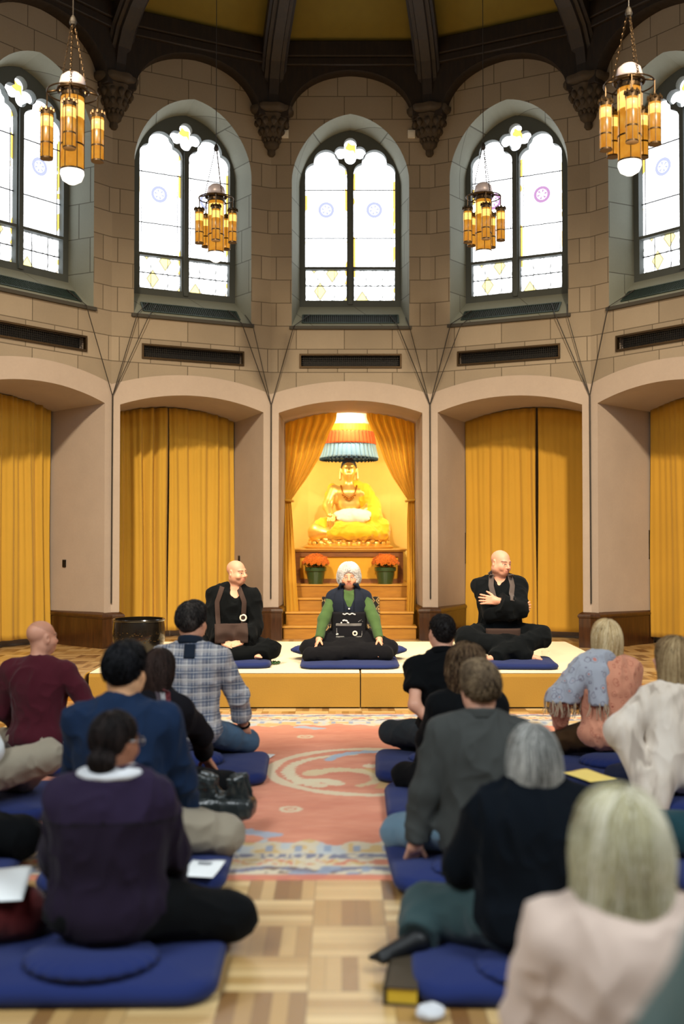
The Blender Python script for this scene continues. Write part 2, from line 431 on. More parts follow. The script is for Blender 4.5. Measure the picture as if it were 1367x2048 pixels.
        fr = MB(); fr.slab([(-.66, 3.655), (.66, 3.655), (.66, 3.84), (-.66, 3.84)], [[(-.638, 3.677), (.638, 3.677), (.638, 3.818), (-.638, 3.818)]], -.02, .03)
        fr.build('vent_frame', BRONZE, vo)
        gr = MB()
        for q in range(1, 48): xx = -.63+1.26*q/48; gr.box(xx-.002, xx+.002, .02, .026, 3.685, 3.81)
        for q in range(1, 5): zz = 3.685+.125*q/5; gr.box(-.63, .63, .018, .022, zz-.002, zz+.002)
        gr.build('vent_grid', IRON, vo)
    # roof timber arch against the wall
    pl = MB(); low = gothic(.80, 6.86, 7.46, 28, 2.3, .5, .06)
    pl.slab([(-hb+.02, 6.86)]+low[::-1]+[(hb-.02, 6.86), (hb-.02, 7.78), (-hb+.02, 7.78)], [], -.20, -.005)
    pl.box(-hb+.06, hb-.06, -.28, -.19, 7.60, 7.80); pl.box(-hb+.06, hb-.06, -.25, -.19, 7.5, 7.6)
    pl.build('trim_%d' % N, TIMBER, loc=M.translation, rz=-rad(i*BA), kind='structure', bevel=.012)

# ---- piers: wood bases, corbels, roof ribs, ceiling
PANEL = plain('ceiling_plaster', srgb(118, 100, 22), .8)
cei = empty('ceiling', (X0, ZC, 0), 0, kind='structure')
cm = MB(); rr = RV*.97; vs = [(rr*math.sin(rad((i+.5)*BA)), rr*math.cos(rad((i+.5)*BA)), 7.74) for i in range(-4, 4)]
cm.add(vs+[(0, 0, 11.6)], [(k+1, k, len(vs)) for k in range(len(vs)-1)]); cm.build('ceiling_panel', PANEL, cei)
for i in range(-4, 4):
    a = rad((i+.5)*BA)
    path = [(4.50, 6.98), (4.49, 7.15), (4.44, 7.35), (4.32, 7.55), (4.1, 7.74), (3.75, 7.95), (3.3, 8.2), (2.4, 8.75), (1.2, 9.7), (0.05, 10.9)]
    prof = [(-.16, .16), (-.16, .0), (-.13, -.02), (-.12, -.05), (-.075, -.05), (-.06, -.085), (.06, -.085), (.075, -.05), (.12, -.05), (.13, -.02), (.16, 0), (.16, .16)]
    rows = []
    for j, (r, h) in enumerate(path):
        r0, h0 = path[max(j-1, 0)]; r1, h1 = path[min(j+1, len(path)-1)]
        tr_, th = r1-r0, h1-h0; L = math.hypot(tr_, th); nr, nh = th/L, -tr_/L    # outward/upward normal
        rows.append([(lx*math.cos(a)+(r+nr*d)*math.sin(a), -lx*math.sin(a)+(r+nr*d)*math.cos(a), h+nh*d) for lx, d in prof])
    MB().grid(rows).build('rib', TIMBER, cei)
    if abs(i+.5) > 3: continue
    V = vert_M(i)
    # corbel: a carved stone half-cone with moulded top, child of the ceiling it carries
    cb = MB(); pf = [(.03, 6.40), (.05, 6.43), (.045, 6.48), (.09, 6.52), (.10, 6.56), (.085, 6.59), (.13, 6.64), (.16, 6.74), (.215, 6.86), (.225, 6.89), (.20, 6.90), (.27, 6.93), (.285, 6.96), (.285, 7.0), (.22, 7.02)]
    Mi = Matrix.Translation((-X0, -ZC, 0)) @ V @ Matrix.Translation((0, -.03, 0))
    cb.lathe(pf, 36, 0, Mi, .05, 9)
    for q in range(7):
        th = PI+PI*q/6
        for (rr_, zz, sz) in ((.15, 6.70, .035), (.20, 6.80, .04), (.1, 6.6, .026)):
            cb.lathe([(.001, -sz*1.5), (sz*.8, -sz*.6), (sz, 0), (sz*.7, sz), (.001, sz*1.3)], 8, 0, Mi @ Matrix.Translation((rr_*math.cos(th), rr_*math.sin(th), zz)))
    cb.build('corbel', plain('carved_stone', srgb(64, 52, 36), .8, var=.4, scale=20), cei, smooth=True, auto=50)
    # brown wooden base round the foot of the pier
    h2 = rad(BA/2); c = BW/2-OH
    tR = Vector((math.cos(-h2), math.sin(-h2), 0)); nR = Vector((-math.sin(-h2), math.cos(-h2), 0))
    tL = Vector((-math.cos(h2), -math.sin(h2), 0)); tL = Vector((-math.cos(h2), -math.sin(h2), 0)); nL = Vector((-math.sin(h2), math.cos(h2), 0))
    tR = Vector((math.cos(h2), -math.sin(h2), 0)); nR = Vector((math.sin(h2), math.cos(h2), 0))
    tL = Vector((-math.cos(h2), -math.sin(h2), 0)); nL = Vector((-math.sin(h2), math.cos(h2), 0))
    b = MB()
    def foot(o):
        A = [tL*(c+o)+nL*(OD-.02), tL*(c+o)-nL*o, Vector((0, -o/math.cos(h2), 0)), tR*(c+o)-nR*o, tR*(c+o)+nR*(OD-.02)]
        return A
    prof = [(.045, FL), (.045, .50), (.055, .51), (.06, .53), (.05, .55), (.03, .565), (.012, .575), (.004, .58)]
    rows = [[(p.x, p.y, z) for p in foot(o)] for o, z in prof]
    b.grid(rows); b.build('baseboard_'+['near_left', 'far_left', 'left', 'center_left', 'center_right', 'right', 'far_right', 'near_right'][i+4], WOOD_DARK, loc=V.translation, rz=-rad((i+.5)*BA), kind='structure')

# ---- nave walls beside and behind the camera
for s, nm in ((-1, 'nave_left'), (1, 'nave_right')):
    MB().box(X0+s*4.62, X0+s*4.9, -3, ZC-.4, 0, 9.0).build('wall_'+nm, STONE, kind='structure')

MB().box(X0-4.9, X0+4.9, -3, 8.2, 8.6, 8.8).build('ceiling_nave', PANEL, kind='structure')

# ---- small fixtures on the stone
for i, lab in ((-1, 'small white sensor box on the stone beside the corbel left of the central window'), (0, 'small white sensor box on the stone beside the corbel right of the central window')):
    x = -.85 if i == -1 else .79
    P = bay_M(0) @ Vector((x+ (.0 if i == -1 else .0), 0, 6.70))
    m = MB(); m.box(-.047, .047, -.03, 0, -.05, .05); m.box(-.03, .03, -.036, -.03, -.03, .03)
    o = m.build('sensor_box', plain('white_plastic', (.75, .73, .66), .5), loc=P, bevel=.004); setp(o, lab, 'sensor', 'sensor boxes')
def jamb_box(i, s, y, z, h, wd, lab):
    m = MB(); m.box(-.006, .006, -wd/2, wd/2, -h/2, h/2); m.box(-.009, .009, -wd*.2, wd*.2, -h*.25, h*.25)
    P = bay_M(i) @ Vector((s*(OH-.035*y/OD-.006), y, z))
    o = m.build('wall_outlet', IRON, loc=P, rz=-rad(i*BA)); setp(o, lab, 'outlet', 'dark outlet plates on the piers')
jamb_box(-2, 1, .72, 1.15, .09, .06, 'dark outlet plate on the pier beside the far left curtain')
jamb_box(-1, 1, .80, 1.17, .10, .05, 'dark outlet plate on the pier behind the smiling man')
jamb_box(1, -1, .98, 1.32, .42, .05, 'tall dark plate on the pier behind the man with crossed arms')
jamb_box(2, -1, .98, 1.38, .36, .06, 'tall dark plate on the pier beside the far right curtain')

# ---- cords on the stone: one upright on each pier and wires fanning out to the window sills
CORD = plain('dark_cord', srgb(40, 34, 26), .6)
cl = {-2: 'dark forked cord on the pier between the far left arch and the bowl', -1: 'dark forked cord on the pier left of the golden niche',
      0: 'dark forked cord on the pier right of the golden niche', 1: 'dark forked cord on the pier right of the man with crossed arms'}
for i in range(-2, 2):
    A, B, V = bay_M(i), bay_M(i+1), vert_M(i)
    fork = V @ Vector((0, -.035, 3.17)); m = MB()
    m.tube([fork, V @ Vector((0, -.03, 2.0)), V @ Vector((0, -.028, .68))], .009, 6)
    m.tube([fork, A @ Vector((hb-.42, -.06, WB-.01)), A @ Vector((hb-.52, .18, WB+.19))], .006, 6)
    if i in (-1, 0, 1): m.tube([fork, A @ Vector((hb-.27, -.06, WB-.03)), A @ Vector((hb-.31, .12, WB+.14))], .005, 6)
    m.tube([fork, B @ Vector((-hb+.30, -.06, WB-.01)), B @ Vector((-hb+.50, .18, WB+.19))], .006, 6)
    if i in (-2, 0): m.tube([fork, B @ Vector((-hb+.44, -.06, WB-.03)), B @ Vector((-hb+.6, .18, WB+.17))], .005, 6)
    o = m.build('hanging_wire', CORD); setp(o, cl[i], 'cord', 'cords on the piers')

# ---- gold curtains
def velvet(name, c):
    m = NT(name); v = m.coord(); n = m.noise(v, 120, 3); n2 = m.noise(v, 2.2, 3)
    col = m.mix(n2, dim(c, .84), c); col = m.mix(m.math('MULTIPLY', n, .25), col, dim(c, .7)); m.color(col); m.bump(n, .1, .003)
    return m.set(.85, sheen=.25, sheen_tint=(1, .85, .5))
GOLD = velvet('gold_velvet', srgb(204, 160, 52)); GOLD2 = velvet('deep_gold_velvet', srgb(198, 150, 42))
def curtain(i, x0, x1, lab, seed, mat, amp=.055, wl=.19, flare=0.0):
    r = random.Random(seed); ph = [r.uniform(0, 6.28) for _ in range(6)]
    nx = int((x1-x0)/.012); nz = 40; P = []
    for a in range(nx+1):
        x = x0+(x1-x0)*a/nx; row = []
        ztop = 3.19-.15*(x/OH)**2
        for b in range(nz+1):
            t = b/nz; z = .235+(ztop-.235)*t
            d = amp*(math.sin(2*PI*x/wl+ph[0]+1.3*math.sin(2*PI*x/.53+ph[1]))*(.75+.25*math.sin(3*x+ph[2]))+.4*math.sin(2*PI*x/.083+ph[3]+2*t)*(.3+.7*t))
            d *= .8+.35*(1-t)
            xx = x+flare*(1-t)**2*(x-x0)/(x1-x0)+.008*math.sin(5*t+ph[4]+x*9)
            row.append((xx, OD-.075+d, z))
        P.append(row)
    m = MB(); m.grid(P)
    M = bay_M(i); o = m.build('curtain_panel', mat, loc=M.translation, rz=-rad(i*BA), smooth=True, solid=.008)
    setp(o, lab, 'curtain', 'gold curtain panels in the arches'); return o
curtain(-1, -.885, -.05, 'gold velvet curtain with deep folds, behind the large bowl', 3, GOLD)
curtain(-1, -.035, .885, 'gold velvet curtain with soft folds, behind the smiling man', 5, GOLD, .032)
curtain(1, -.885, .095, 'gold velvet curtain, shallow folds, behind the man with crossed arms', 8, GOLD2, .02)
curtain(1, .120, .885, 'flat hanging gold velvet curtain right of the man with crossed arms', 11, GOLD2, .012, .3)
curtain(-2, -.885, -.03, 'outer gold velvet curtain at the far left edge, away from the pier', 13, GOLD)
curtain(-2, .0, .85, 'gold velvet curtain with deep folds behind the man in maroon', 14, GOLD, .04, .2, .03)
curtain(2, -.87, .0, 'gold velvet curtain behind the woman in the white cardigan', 17, GOLD2, .018, .3)
curtain(2, .06, .885, 'outer gold velvet curtain at the far right edge, away from the pier', 18, GOLD2, .03)
# ------------------------------------------------------------------ solid modelling: distance fields meshed with surface nets
def hash3(i, j, k, seed):
    h = (i.astype(np.int64)*374761393+j.astype(np.int64)*668265263+k.astype(np.int64)*2147483647+seed*1274126177) & 0xffffffff
    h = ((h ^ (h >> 13))*1274126177) & 0xffffffff
    return ((h ^ (h >> 16)) & 0xffff).astype(np.float32)/65535.0
def vnoise(p, freq=(1, 1, 1), seed=0):
    q = np.asarray(p, np.float32)*np.asarray(freq, np.float32)+np.float32(97.3)
    i = np.floor(q); f = q-i; f = f*f*(3-2*f); i = i.astype(np.int64)
    r = 0
    for a in (0, 1):
        for b in (0, 1):
            for c in (0, 1):
                wt = (f[:, 0] if a else 1-f[:, 0])*(f[:, 1] if b else 1-f[:, 1])*(f[:, 2] if c else 1-f[:, 2])
                r = r+wt*hash3(i[:, 0]+a, i[:, 1]+b, i[:, 2]+c, seed)
    return r*2-1
def V3(*a): return np.array(a if len(a) > 1 else a[0], dtype=np.float64)
def unit(v): v = V3(v); return v/max(1e-9, np.linalg.norm(v))
def rotm(axis, deg): return np.array(Matrix.Rotation(rad(deg), 3, Vector(axis)))
def frame(z, hint=(0, 1, 0)):
    """rotation whose third column is z and second column is near hint"""
    z = unit(z); y = V3(hint)-z*np.dot(hint, z); y = unit(y); x = np.cross(y, z)
    return np.stack([x, y, z], 1)
class Sdf:
    def __init__(s, k=.02): s.p = []; s.k = k
    def add(s, typ, op, k, lo, hi, fn): s.p.append((op, s.k if k is None else k, np.array(lo), np.array(hi), fn)); return s
    def ell(s, c, r, R=None, op='+', k=None):
        c = V3(c); r = np.array(r, np.float32); m = float(max(r))
        RT = None if R is None else np.asarray(R, np.float32)
        def fn(p):
            q = p-c.astype(np.float32)
            if RT is not None: q = q @ RT
            k0 = np.sqrt(((q/r)**2).sum(-1)); k1 = np.sqrt(((q/(r*r))**2).sum(-1))
            return k0*(k0-1)/np.maximum(k1, 1e-6)
        return s.add('e', op, k, c-m, c+m, fn)
    def cap(s, a, b, ra, rb=None, op='+', k=None, flat=False):
        a, b = V3(a), V3(b); rb = ra if rb is None else rb; ba = (b-a); L2 = max(1e-9, float(ba@ba)); L = math.sqrt(L2)
        a32, ba32 = a.astype(np.float32), ba.astype(np.float32)
        def fn(p):
            q = p-a32; h = (q@ba32)/L2; t = np.clip(h, 0, 1)
            d = np.sqrt(((q-t[..., None]*ba32)**2).sum(-1))-(ra+(rb-ra)*t)
            if flat: d = np.maximum(d, (h-1)*L)
            return d
        m = max(ra, rb)
        return s.add('c', op, k, np.minimum(a, b)-m, np.maximum(a, b)+m, fn)
    def chain(s, pts, rs, op='+', k=None, flat=False):
        for i in range(len(pts)-1): s.cap(pts[i], pts[i+1], rs[i], rs[i+1], op, k, flat and i == len(pts)-2)
        return s
    def box(s, c, h, R=None, rnd=.01, op='+', k=None):
        c = V3(c); h = np.array(h, np.float32)-rnd; m = float(np.linalg.norm(h))+rnd
        RT = None if R is None else np.asarray(R, np.float32)
        def fn(p):
            q = p-c.astype(np.float32)
            if RT is not None: q = q @ RT
            q = np.abs(q)-h
            return np.sqrt((np.maximum(q, 0)**2).sum(-1))+np.minimum(q.max(-1), 0)-rnd
        return s.add('b', op, k, c-m, c+m, fn)
    def plane(s, c, n, op='-', k=None):
        """removes everything on the side the normal points to"""
        c, n = V3(c), unit(n); c32, n32 = c.astype(np.float32), n.astype(np.float32)
        return s.add('p', op, k, (-99, -99, -99), (99, 99, 99), lambda p: -((p-c32)@n32))
    def bounds(s):
        lo = np.min([q[2] for q in s.p if q[0] == '+'], 0); hi = np.max([q[3] for q in s.p if q[0] == '+'], 0)
        return lo, hi
    def field(s, res, pad=.02, lo=None, hi=None):
        l, h = s.bounds()
        if lo is not None: l = np.maximum(l, lo)
        if hi is not None: h = np.minimum(h, hi)
        l = l-pad; n = np.ceil((h+pad-l)/res).astype(int)+1
        D = np.full(n, 1.0, np.float32)
        ax = [l[i]+res*np.arange(n[i]) for i in range(3)]
        for op, k, plo, phi, fn in s.p:
            mg = k+2.5*res
            a = np.maximum(np.floor((plo-mg-l)/res).astype(int), 0); b = np.minimum(np.ceil((phi+mg-l)/res).astype(int)+1, n)
            if (b <= a).any(): continue
            P = np.stack(np.meshgrid(*[ax[i][a[i]:b[i]] for i in range(3)], indexing='ij'), -1).astype(np.float32)
            sl = tuple(slice(a[i], b[i]) for i in range(3))
            d = fn(P); o = D[sl]
            if op == '+':
                if k > 1e-6: hh = np.maximum(k-np.abs(o-d), 0)/k; D[sl] = np.minimum(o, d)-hh*hh*k*.25
                else: D[sl] = np.minimum(o, d)
            else:
                d = -d
                if k > 1e-6: hh = np.maximum(k-np.abs(o-d), 0)/k; D[sl] = np.maximum(o, d)+hh*hh*k*.25
                else: D[sl] = np.maximum(o, d)
        return D, l, res
def nets(D, lo, h):
    n = np.array(D.shape); S = D < 0
    cnt = np.zeros(n-1, np.int8)
    for a in (0, 1):
        for b in (0, 1):
            for c in (0, 1): cnt += S[a:n[0]-1+a, b:n[1]-1+b, c:n[2]-1+c]
    act = (cnt > 0) & (cnt < 8); I = np.argwhere(act)
    if len(I) == 0: return np.zeros((0, 3)), np.zeros((0, 4), int)
    idx = np.full(n-1, -1, np.int64); idx[act] = np.arange(len(I))
    cor = [(a, b, c) for a in (0, 1) for b in (0, 1) for c in (0, 1)]
    val = {c: D[I[:, 0]+c[0], I[:, 1]+c[1], I[:, 2]+c[2]] for c in cor}
    pos = np.zeros((len(I), 3)); k = np.zeros(len(I))
    for c in cor:
        for ax in range(3):
            if c[ax]: continue
            e = list(c); e[ax] = 1; e = tuple(e)
            va, vb = val[c], val[e]; m = (va < 0) != (vb < 0)
            t = np.where(m, va/np.where(m, va-vb, 1), 0)
            q = np.tile(np.array(c, float), (len(I), 1)); q[:, ax] += t
            pos += np.where(m[:, None], q, 0); k += m
    vert = lo+h*(I+pos/k[:, None])
    quads = []
    for ax in range(3):
        u, v = (ax+1) % 3, (ax+2) % 3
        sl0 = [slice(None)]*3; sl1 = [slice(None)]*3; sl0[ax] = slice(0, -1); sl1[ax] = slice(1, None)
        A, B = S[tuple(sl0)], S[tuple(sl1)]; X = A != B
        for w_ in (u, v):
            z = [slice(None)]*3; z[w_] = 0; X[tuple(z)] = False; z[w_] = -1; X[tuple(z)] = False
        E = np.argwhere(X)
        if len(E) == 0: continue
        def g(du, dv):
            q = E.copy(); q[:, u] += du; q[:, v] += dv; return idx[q[:, 0], q[:, 1], q[:, 2]]
        Q = np.stack([g(-1, -1), g(0, -1), g(0, 0), g(-1, 0)], 1)
        ins = A[E[:, 0], E[:, 1], E[:, 2]]
        Q[~ins] = Q[~ins][:, ::-1]; quads.append(Q)
    return vert, np.concatenate(quads)
def vnormals(V, Q):
    n = np.cross(V[Q[:, 2]]-V[Q[:, 0]], V[Q[:, 3]]-V[Q[:, 1]]); N = np.zeros_like(V)
    for i in range(4): np.add.at(N, Q[:, i], n)
    return N/np.maximum(1e-9, np.linalg.norm(N, axis=1))[:, None]
def mesh_np(name, V, Q, mats, parent=None, col=None, smooth=True, mi=None):
    me = bpy.data.meshes.new(name); me.vertices.add(len(V)); me.vertices.foreach_set('co', np.asarray(V, np.float32).ravel())
    Q = np.asarray(Q); k = Q.shape[1]
    me.loops.add(Q.size); me.loops.foreach_set('vertex_index', Q.ravel().astype(np.int32))
    me.polygons.add(len(Q)); me.polygons.foreach_set('loop_start', np.arange(0, Q.size, k, dtype=np.int32))
    me.polygons.foreach_set('use_smooth', np.full(len(Q), smooth))
    if not isinstance(mats, (list, tuple)): mats = [mats]
    for m in mats: me.materials.append(m)
    if mi is not None: me.polygons.foreach_set('material_index', np.asarray(mi, np.int32))
    me.update(calc_edges=True); me.validate()
    if col is not None:
        at = me.color_attributes.new('Col', 'FLOAT_COLOR', 'POINT'); c = np.ones((len(V), 4), np.float32); c[:, :col.shape[1]] = col
        at.data.foreach_set('color', c.ravel())
    o = bpy.data.objects.new(name, me); COL.objects.link(o)
    if parent is not None: o.parent = parent
    return o
def solid(name, sdf, res, mats, parent=None, disp=None, colfn=None, lo=None, hi=None, keep=False):
    D, l, h = sdf.field(res, lo=lo, hi=hi)
    V, Q = nets(D, l, h); N = vnormals(V, Q)
    if disp is not None: V = V+N*disp(V, N)[:, None]
    o = mesh_np(name, V, Q, mats, parent, None if colfn is None else colfn(V, N))
    return (o, V, N, (D, l, h)) if keep else o
def wrinkle(amp, seed, fr=(9, 9, 5), fine=.5):
    """soft folds with sharper ridges"""
    def f(V, N):
        w = np.stack([vnoise(V, (5, 5, 5), seed+20+i) for i in range(3)], 1)*.05
        a = 1-np.abs(vnoise(V+w, fr, seed)); b = 1-np.abs(vnoise(V+w*.6, tuple(x*2.1 for x in fr), seed+5))
        return amp*((a**2-.42)+fine*(b**2-.42)).astype(np.float64)
    return f
def attr_mat(name, rough=.55, sss=0, sheen=0, bump=.0, bscale=200, spec=None):
    m = NT(name); a = m.n('ShaderNodeAttribute', attribute_name='Col'); c = a.outputs['Color']
    n = m.noise(m.coord(), bscale, 2)
    if bump: m.bump(n, bump, .004)
    m.l(m.mix(m.math('MULTIPLY', n, .22), c, m.mix(1.0, c, (.6, .6, .6), 'MULTIPLY')), m.b.inputs['Base Color'])
    return m.set(rough, sss=sss, sheen=sheen, spec=spec)
# ------------------------------------------------------------------ altar niche
YELLOW = plain('yellow_plaster', srgb(246, 216, 122), .7, var=.06)
NM = MB(); bk = [(-1.0, OD+.01), (-1.25, OD+.02), (-1.25, 1.7)]
for q in range(13):
    t = PI*q/12; bk.append((-1.25*math.cos(t), 1.75+.75*math.sin(t)))
bk += [(1.25, 1.7), (1.25, OD+.02), (1.0, OD+.01)]
NM.grid([[(x, y, z) for x, y in bk] for z in (FL, 3.46)]); n0 = len(bk)
MB().add([(x, y, 3.46) for x, y in bk], [list(range(n0))], 0).build('ceiling_niche', YELLOW, loc=bay_M(0).translation, kind='structure')
o = NM.build('wall_niche', YELLOW, loc=bay_M(0).translation, kind='structure')
CX = .10
st = empty('altar_steps', (CX, 13.3, FL), 0, 'amber wooden steps rising to the golden statue in the niche', 'steps')
for k, (y0, hw, z0, z1) in enumerate([(0, .86, 0, .167), (.25, .84, .167, .334), (.5, .84, .334, .50), (.75, .84, .50, .674)]):
    m = MB(); y1 = 2.3 if k == 3 else y0+.32
    m.box(-hw, hw, y0+.02, y1, z0, z1-.022, 1); m.box(-hw-.01, hw+.01, y0, y1, z1-.024, z1, 0)
    m.build('step', [WOOD_STEP, WOOD_RISER], st, bevel=.004)
# patterned runner lying over the steps
def runner_mat():
    m = NT('runner_weave'); tc = m.n('ShaderNodeTexCoord'); sep = m.n('ShaderNodeSeparateXYZ'); m.l(tc.outputs['Object'], sep.inputs[0])
    u = m.math('MULTIPLY', sep.outputs[0], 11.5); v = m.math('MULTIPLY', m.math('SUBTRACT', sep.outputs[2], m.math('MULTIPLY', sep.outputs[1], .4)), 9.0)
    a = m.math('ABSOLUTE', m.math('SUBTRACT', m.math('FRACT', u), .5)); b = m.math('ABSOLUTE', m.math('SUBTRACT', m.math('FRACT', v), .5))
    d = m.math('ADD', a, b); ring = m.math('LESS_THAN', m.math('ABSOLUTE', m.math('SUBTRACT', d, .38)), .08); dot = m.math('LESS_THAN', d, .15)
    m.color(m.mix(m.math('MAXIMUM', m.math('MULTIPLY', ring, .8), dot), (.012, .012, .013), srgb(190, 160, 105))); return m.set(.9)
m = MB(); pth = [(-.06, .008), (-.012, .02), (-.012, .18), (.238, .18), (.238, .347), (.488, .347), (.488, .513), (.60, .513)]
m.grid([[(x, y, z) for x in (-.37, .40)] for y, z in pth]); o = m.build('stair_runner', runner_mat(), loc=(CX, 13.3, FL), solid=.012)
setp(o, 'black and cream diamond patterned runner on the steps behind the white-haired woman', 'runner')
# plinth
pt = empty('statue_plinth', (CX, 14.42, .824), 0, 'brown wooden plinth with a yellow front panel under the golden statue', 'plinth')
m = MB(); H = .44
m.slab([(-.76, 0), (.76, 0), (.76, H), (-.76, H)], [[(-.69, .06), (.69, .06), (.69, H-.07), (-.69, H-.07)]], 0, .06); m.box(-.76, .76, .06, .98, 0, H); m.build('body', wood_mat('plinth_oak', srgb(112, 66, 20), srgb(140, 86, 28), .4, (1.2, 8, 8)), pt, bevel=.004)
m = MB(); m.box(-.69, .69, .03, .06, .06, H-.07); m.build('front_panel', plain('deep_yellow_cloth', srgb(220, 162, 40), .8), pt)
m = MB(); m.box(-.79, .79, -.03, 1.0, H, H+.018); m.box(-.81, .81, -.05, 1.02, H+.018, H+.042); m.build('top', WOOD_STEP, pt, bevel=.005)
PZ = .824+H+.042
# tied-back drapes of the niche: thin enough to let some light through
DRAPE = velvet('thin_gold_velvet', srgb(222, 170, 50)); _t = DRAPE.node_tree; _tr = _t.nodes.new('ShaderNodeBsdfTranslucent'); _tr.inputs[0].default_value = (*srgb(240, 190, 60), 1); _mx = _t.nodes.new('ShaderNodeMixShader'); _mx.inputs[0].default_value = .22
_t.links.new(_t.nodes['Principled BSDF'].outputs[0], _mx.inputs[1]); _t.links.new(_tr.outputs[0], _mx.inputs[2]); _t.links.new(_mx.outputs[0], _t.nodes['Material Output'].inputs[0])
def drape(sg, inner_top, lower, zb, lab):
    S = 14.22; P = []
    top = [(inner_top[k][0], inner_top[k][1]) for k in range(len(inner_top))]
    seq = top+lower; NZ = 60; NX = 46
    zs = [z for x, z in seq]; xs = [x for x, z in seq]
    zt = zs[len(top)-1]
    for a in range(NZ+1):
        t = a/NZ; z = 3.17+(zb-3.17)*t
        xi = float(np.interp(-z, [-q for q in zs], xs))
        row = []
        xo = sg*.905
        if z < zt: xo = sg*(.905-.02*(zt-z))
        g = math.exp(-((z-zt)/.22)**2)                    # gathered at the tie
        dep = -.44*max(0, min(1, (zt-z)/1.1))
        for b in range(NX+1):
            u = b/NX; x = xo+(xi-xo)*u
            amp = (.034*(1-.6*g))*(1 if z > zt else .8)
            d = amp*math.sin(2*PI*u*(6.5 if z > zt else 3.5)+.8*math.sin(3*t))+.012*math.sin(2*PI*u*13+2*t)
            zz = z
            if a == 0: zz = 3.20-.15*(x/OH)**2
            elif z > 2.9: zz = z-.10*(x/OH)**2*(1-t*6 if t < 1/6 else 0)
            row.append((x, .0+d+dep, zz))
        P.append(row)
    e = empty('niche_drape', (CX, 14.14, 0), 0, lab, 'drape', 'tied-back drapes of the niche')
    m = MB(); m.grid(P); m.build('cloth', DRAPE, e, smooth=True)
    xa, xb = sg*.90, float(np.interp(-zt, [-q for q in zs], xs))
    m = MB(); ring = []
    for q in range(17):
        th = 2*PI*q/16; ring.append(((xa+xb)/2+(abs(xa-xb)/2+.03)*math.cos(th), .07*math.sin(th), zt+.01*math.cos(th)*sg))
    m.tube(ring, .016, 8); m.build('tieback', GOLD2, e, smooth=True)
    return e
k = 14.2/F
def pz(y, kk=k): return 1.5+(1070-y)*kk
def px_(x, kk=k): return (x-683.5)*kk-CX
drape(-1, [(px_(673), pz(832)), (px_(672), pz(840)), (px_(659), pz(864)), (px_(641), pz(912)), (px_(616), pz(953)), (px_(582), pz(1001))], [(px_(586), pz(1040)), (px_(592), pz(1107)), (px_(600), pz(1223))], .48, 'gold drape tied back on the left side of the niche, pot on its inner side')
drape(1, [(px_(732), pz(832)), (px_(734), pz(840)), (px_(751), pz(874)), (px_(768), pz(922)), (px_(784), pz(955)), (px_(815), pz(1001))], [(px_(812), pz(1040)), (px_(810), pz(1107)), (px_(808), pz(1223))], .48, 'gold drape tied back on the right side of the niche, hem on a step')

# ------------------------------------------------------------------ golden seated statue
GILT = plain('gilded_metal', srgb(240, 200, 110), .34, .7, var=.2, scale=14)
SAFFRON = cloth('saffron_silk', srgb(238, 190, 30), .6, .12, sheen=.3)
WSILK = cloth('white_silk', srgb(244, 232, 206), .6, .06)
bud = empty('statue', (CX, 14.98, PZ), 0, 'golden seated statue with a yellow robe on the plinth in the niche', 'statue')
s = .92
b = Sdf(.05); R_, L_ = -1, 1
b.ell((0, .0, .34), (.30, .22, .16)); b.ell((0, .02, .60), (.20, .14, .22)); b.ell((0, .0, .74), (.235, .135, .11))
b.cap((-.22, 0, .77), (-.31, -.08, .56), .085, .07); b.cap((-.31, -.08, .56), (-.27, -.33, .43), .065, .045)
b.cap((.22, 0, .77), (.33, -.06, .56), .085, .075); b.cap((.33, -.06, .56), (.10, -.24, .44), .065, .045)
b.cap((-.2, -.05, .27), (-.45, -.15, .22), .15, .12); b.cap((-.45, -.15, .22), (.05, -.30, .22), .12, .10)
b.cap((.2, -.05, .27), (.45, -.15, .22), .15, .12); b.cap((.45, -.15, .22), (-.05, -.30, .22), .12, .10)
b.ell((0, -.05, .2), (.56, .40, .10), k=.1)
b.cap((0, 0, .82), (0, -.01, .95), .075, .07)
b.ell((0, -.015, 1.06), (.105, .12, .135), k=.03); b.ell((0, -.05, 1.01), (.085, .09, .10), k=.03)
b.cap((0, -.13, 1.07), (0, -.155, 1.03), .012, .018, k=.012)
for e in (-1, 1):
    b.ell((e*.04, -.135, 1.075), (.026, .012, .008), op='-', k=.01); b.ell((e*.04, -.125, 1.07), (.022, .014, .008), k=.006)
    b.cap((e*.115, 0, 1.08), (e*.125, -.01, .93), .018, .022, k=.015)
    b.cap((e*.02, -.132, 1.10), (e*.07, -.11, 1.105), .008, .006, k=.01)
b.cap((-.025, -.135, .985), (.025, -.135, .985), .010, .010, k=.012)
for q in range(4): b.chain([(-.285+.024*q, -.335, .43), (-.305+.030*q, -.378, .36), (-.305+.031*q, -.376, .265+.012*abs(q-1.5))], [.018, .0125, .009], k=.004)
b.chain([(-.25, -.33, .44), (-.21, -.355, .38), (-.205, -.36, .33)], [.022, .017, .012], k=.012)
b.ell((.03, -.27, .44), (.13, .07, .025), k=.02)
solid('body', b, .009, GILT, bud)
h = Sdf(.03); h.ell((0, .0, 1.085), (.115, .125, .125)); h.ell((0, -.10, 1.02), (.13, .09, .115), op='-', k=.02); h.plane((0, 0, 1.05), (0, -.3, -1), k=.01); h.ell((0, .01, 1.21), (.05, .05, .05), k=.02)
solid('hair', h, .008, plain('dark_blue_hair', srgb(24, 26, 40), .6), bud, lambda V, N: .004*vnoise(V, (60, 60, 60), 3))
rb = Sdf(.06)
rb.cap((.23, .01, .79), (.35, -.06, .58), .10, .10); rb.cap((.12, .02, .82), (.24, .04, .60), .09, .12); rb.cap((.35, -.06, .58), (.36, -.16, .40), .10, .12)
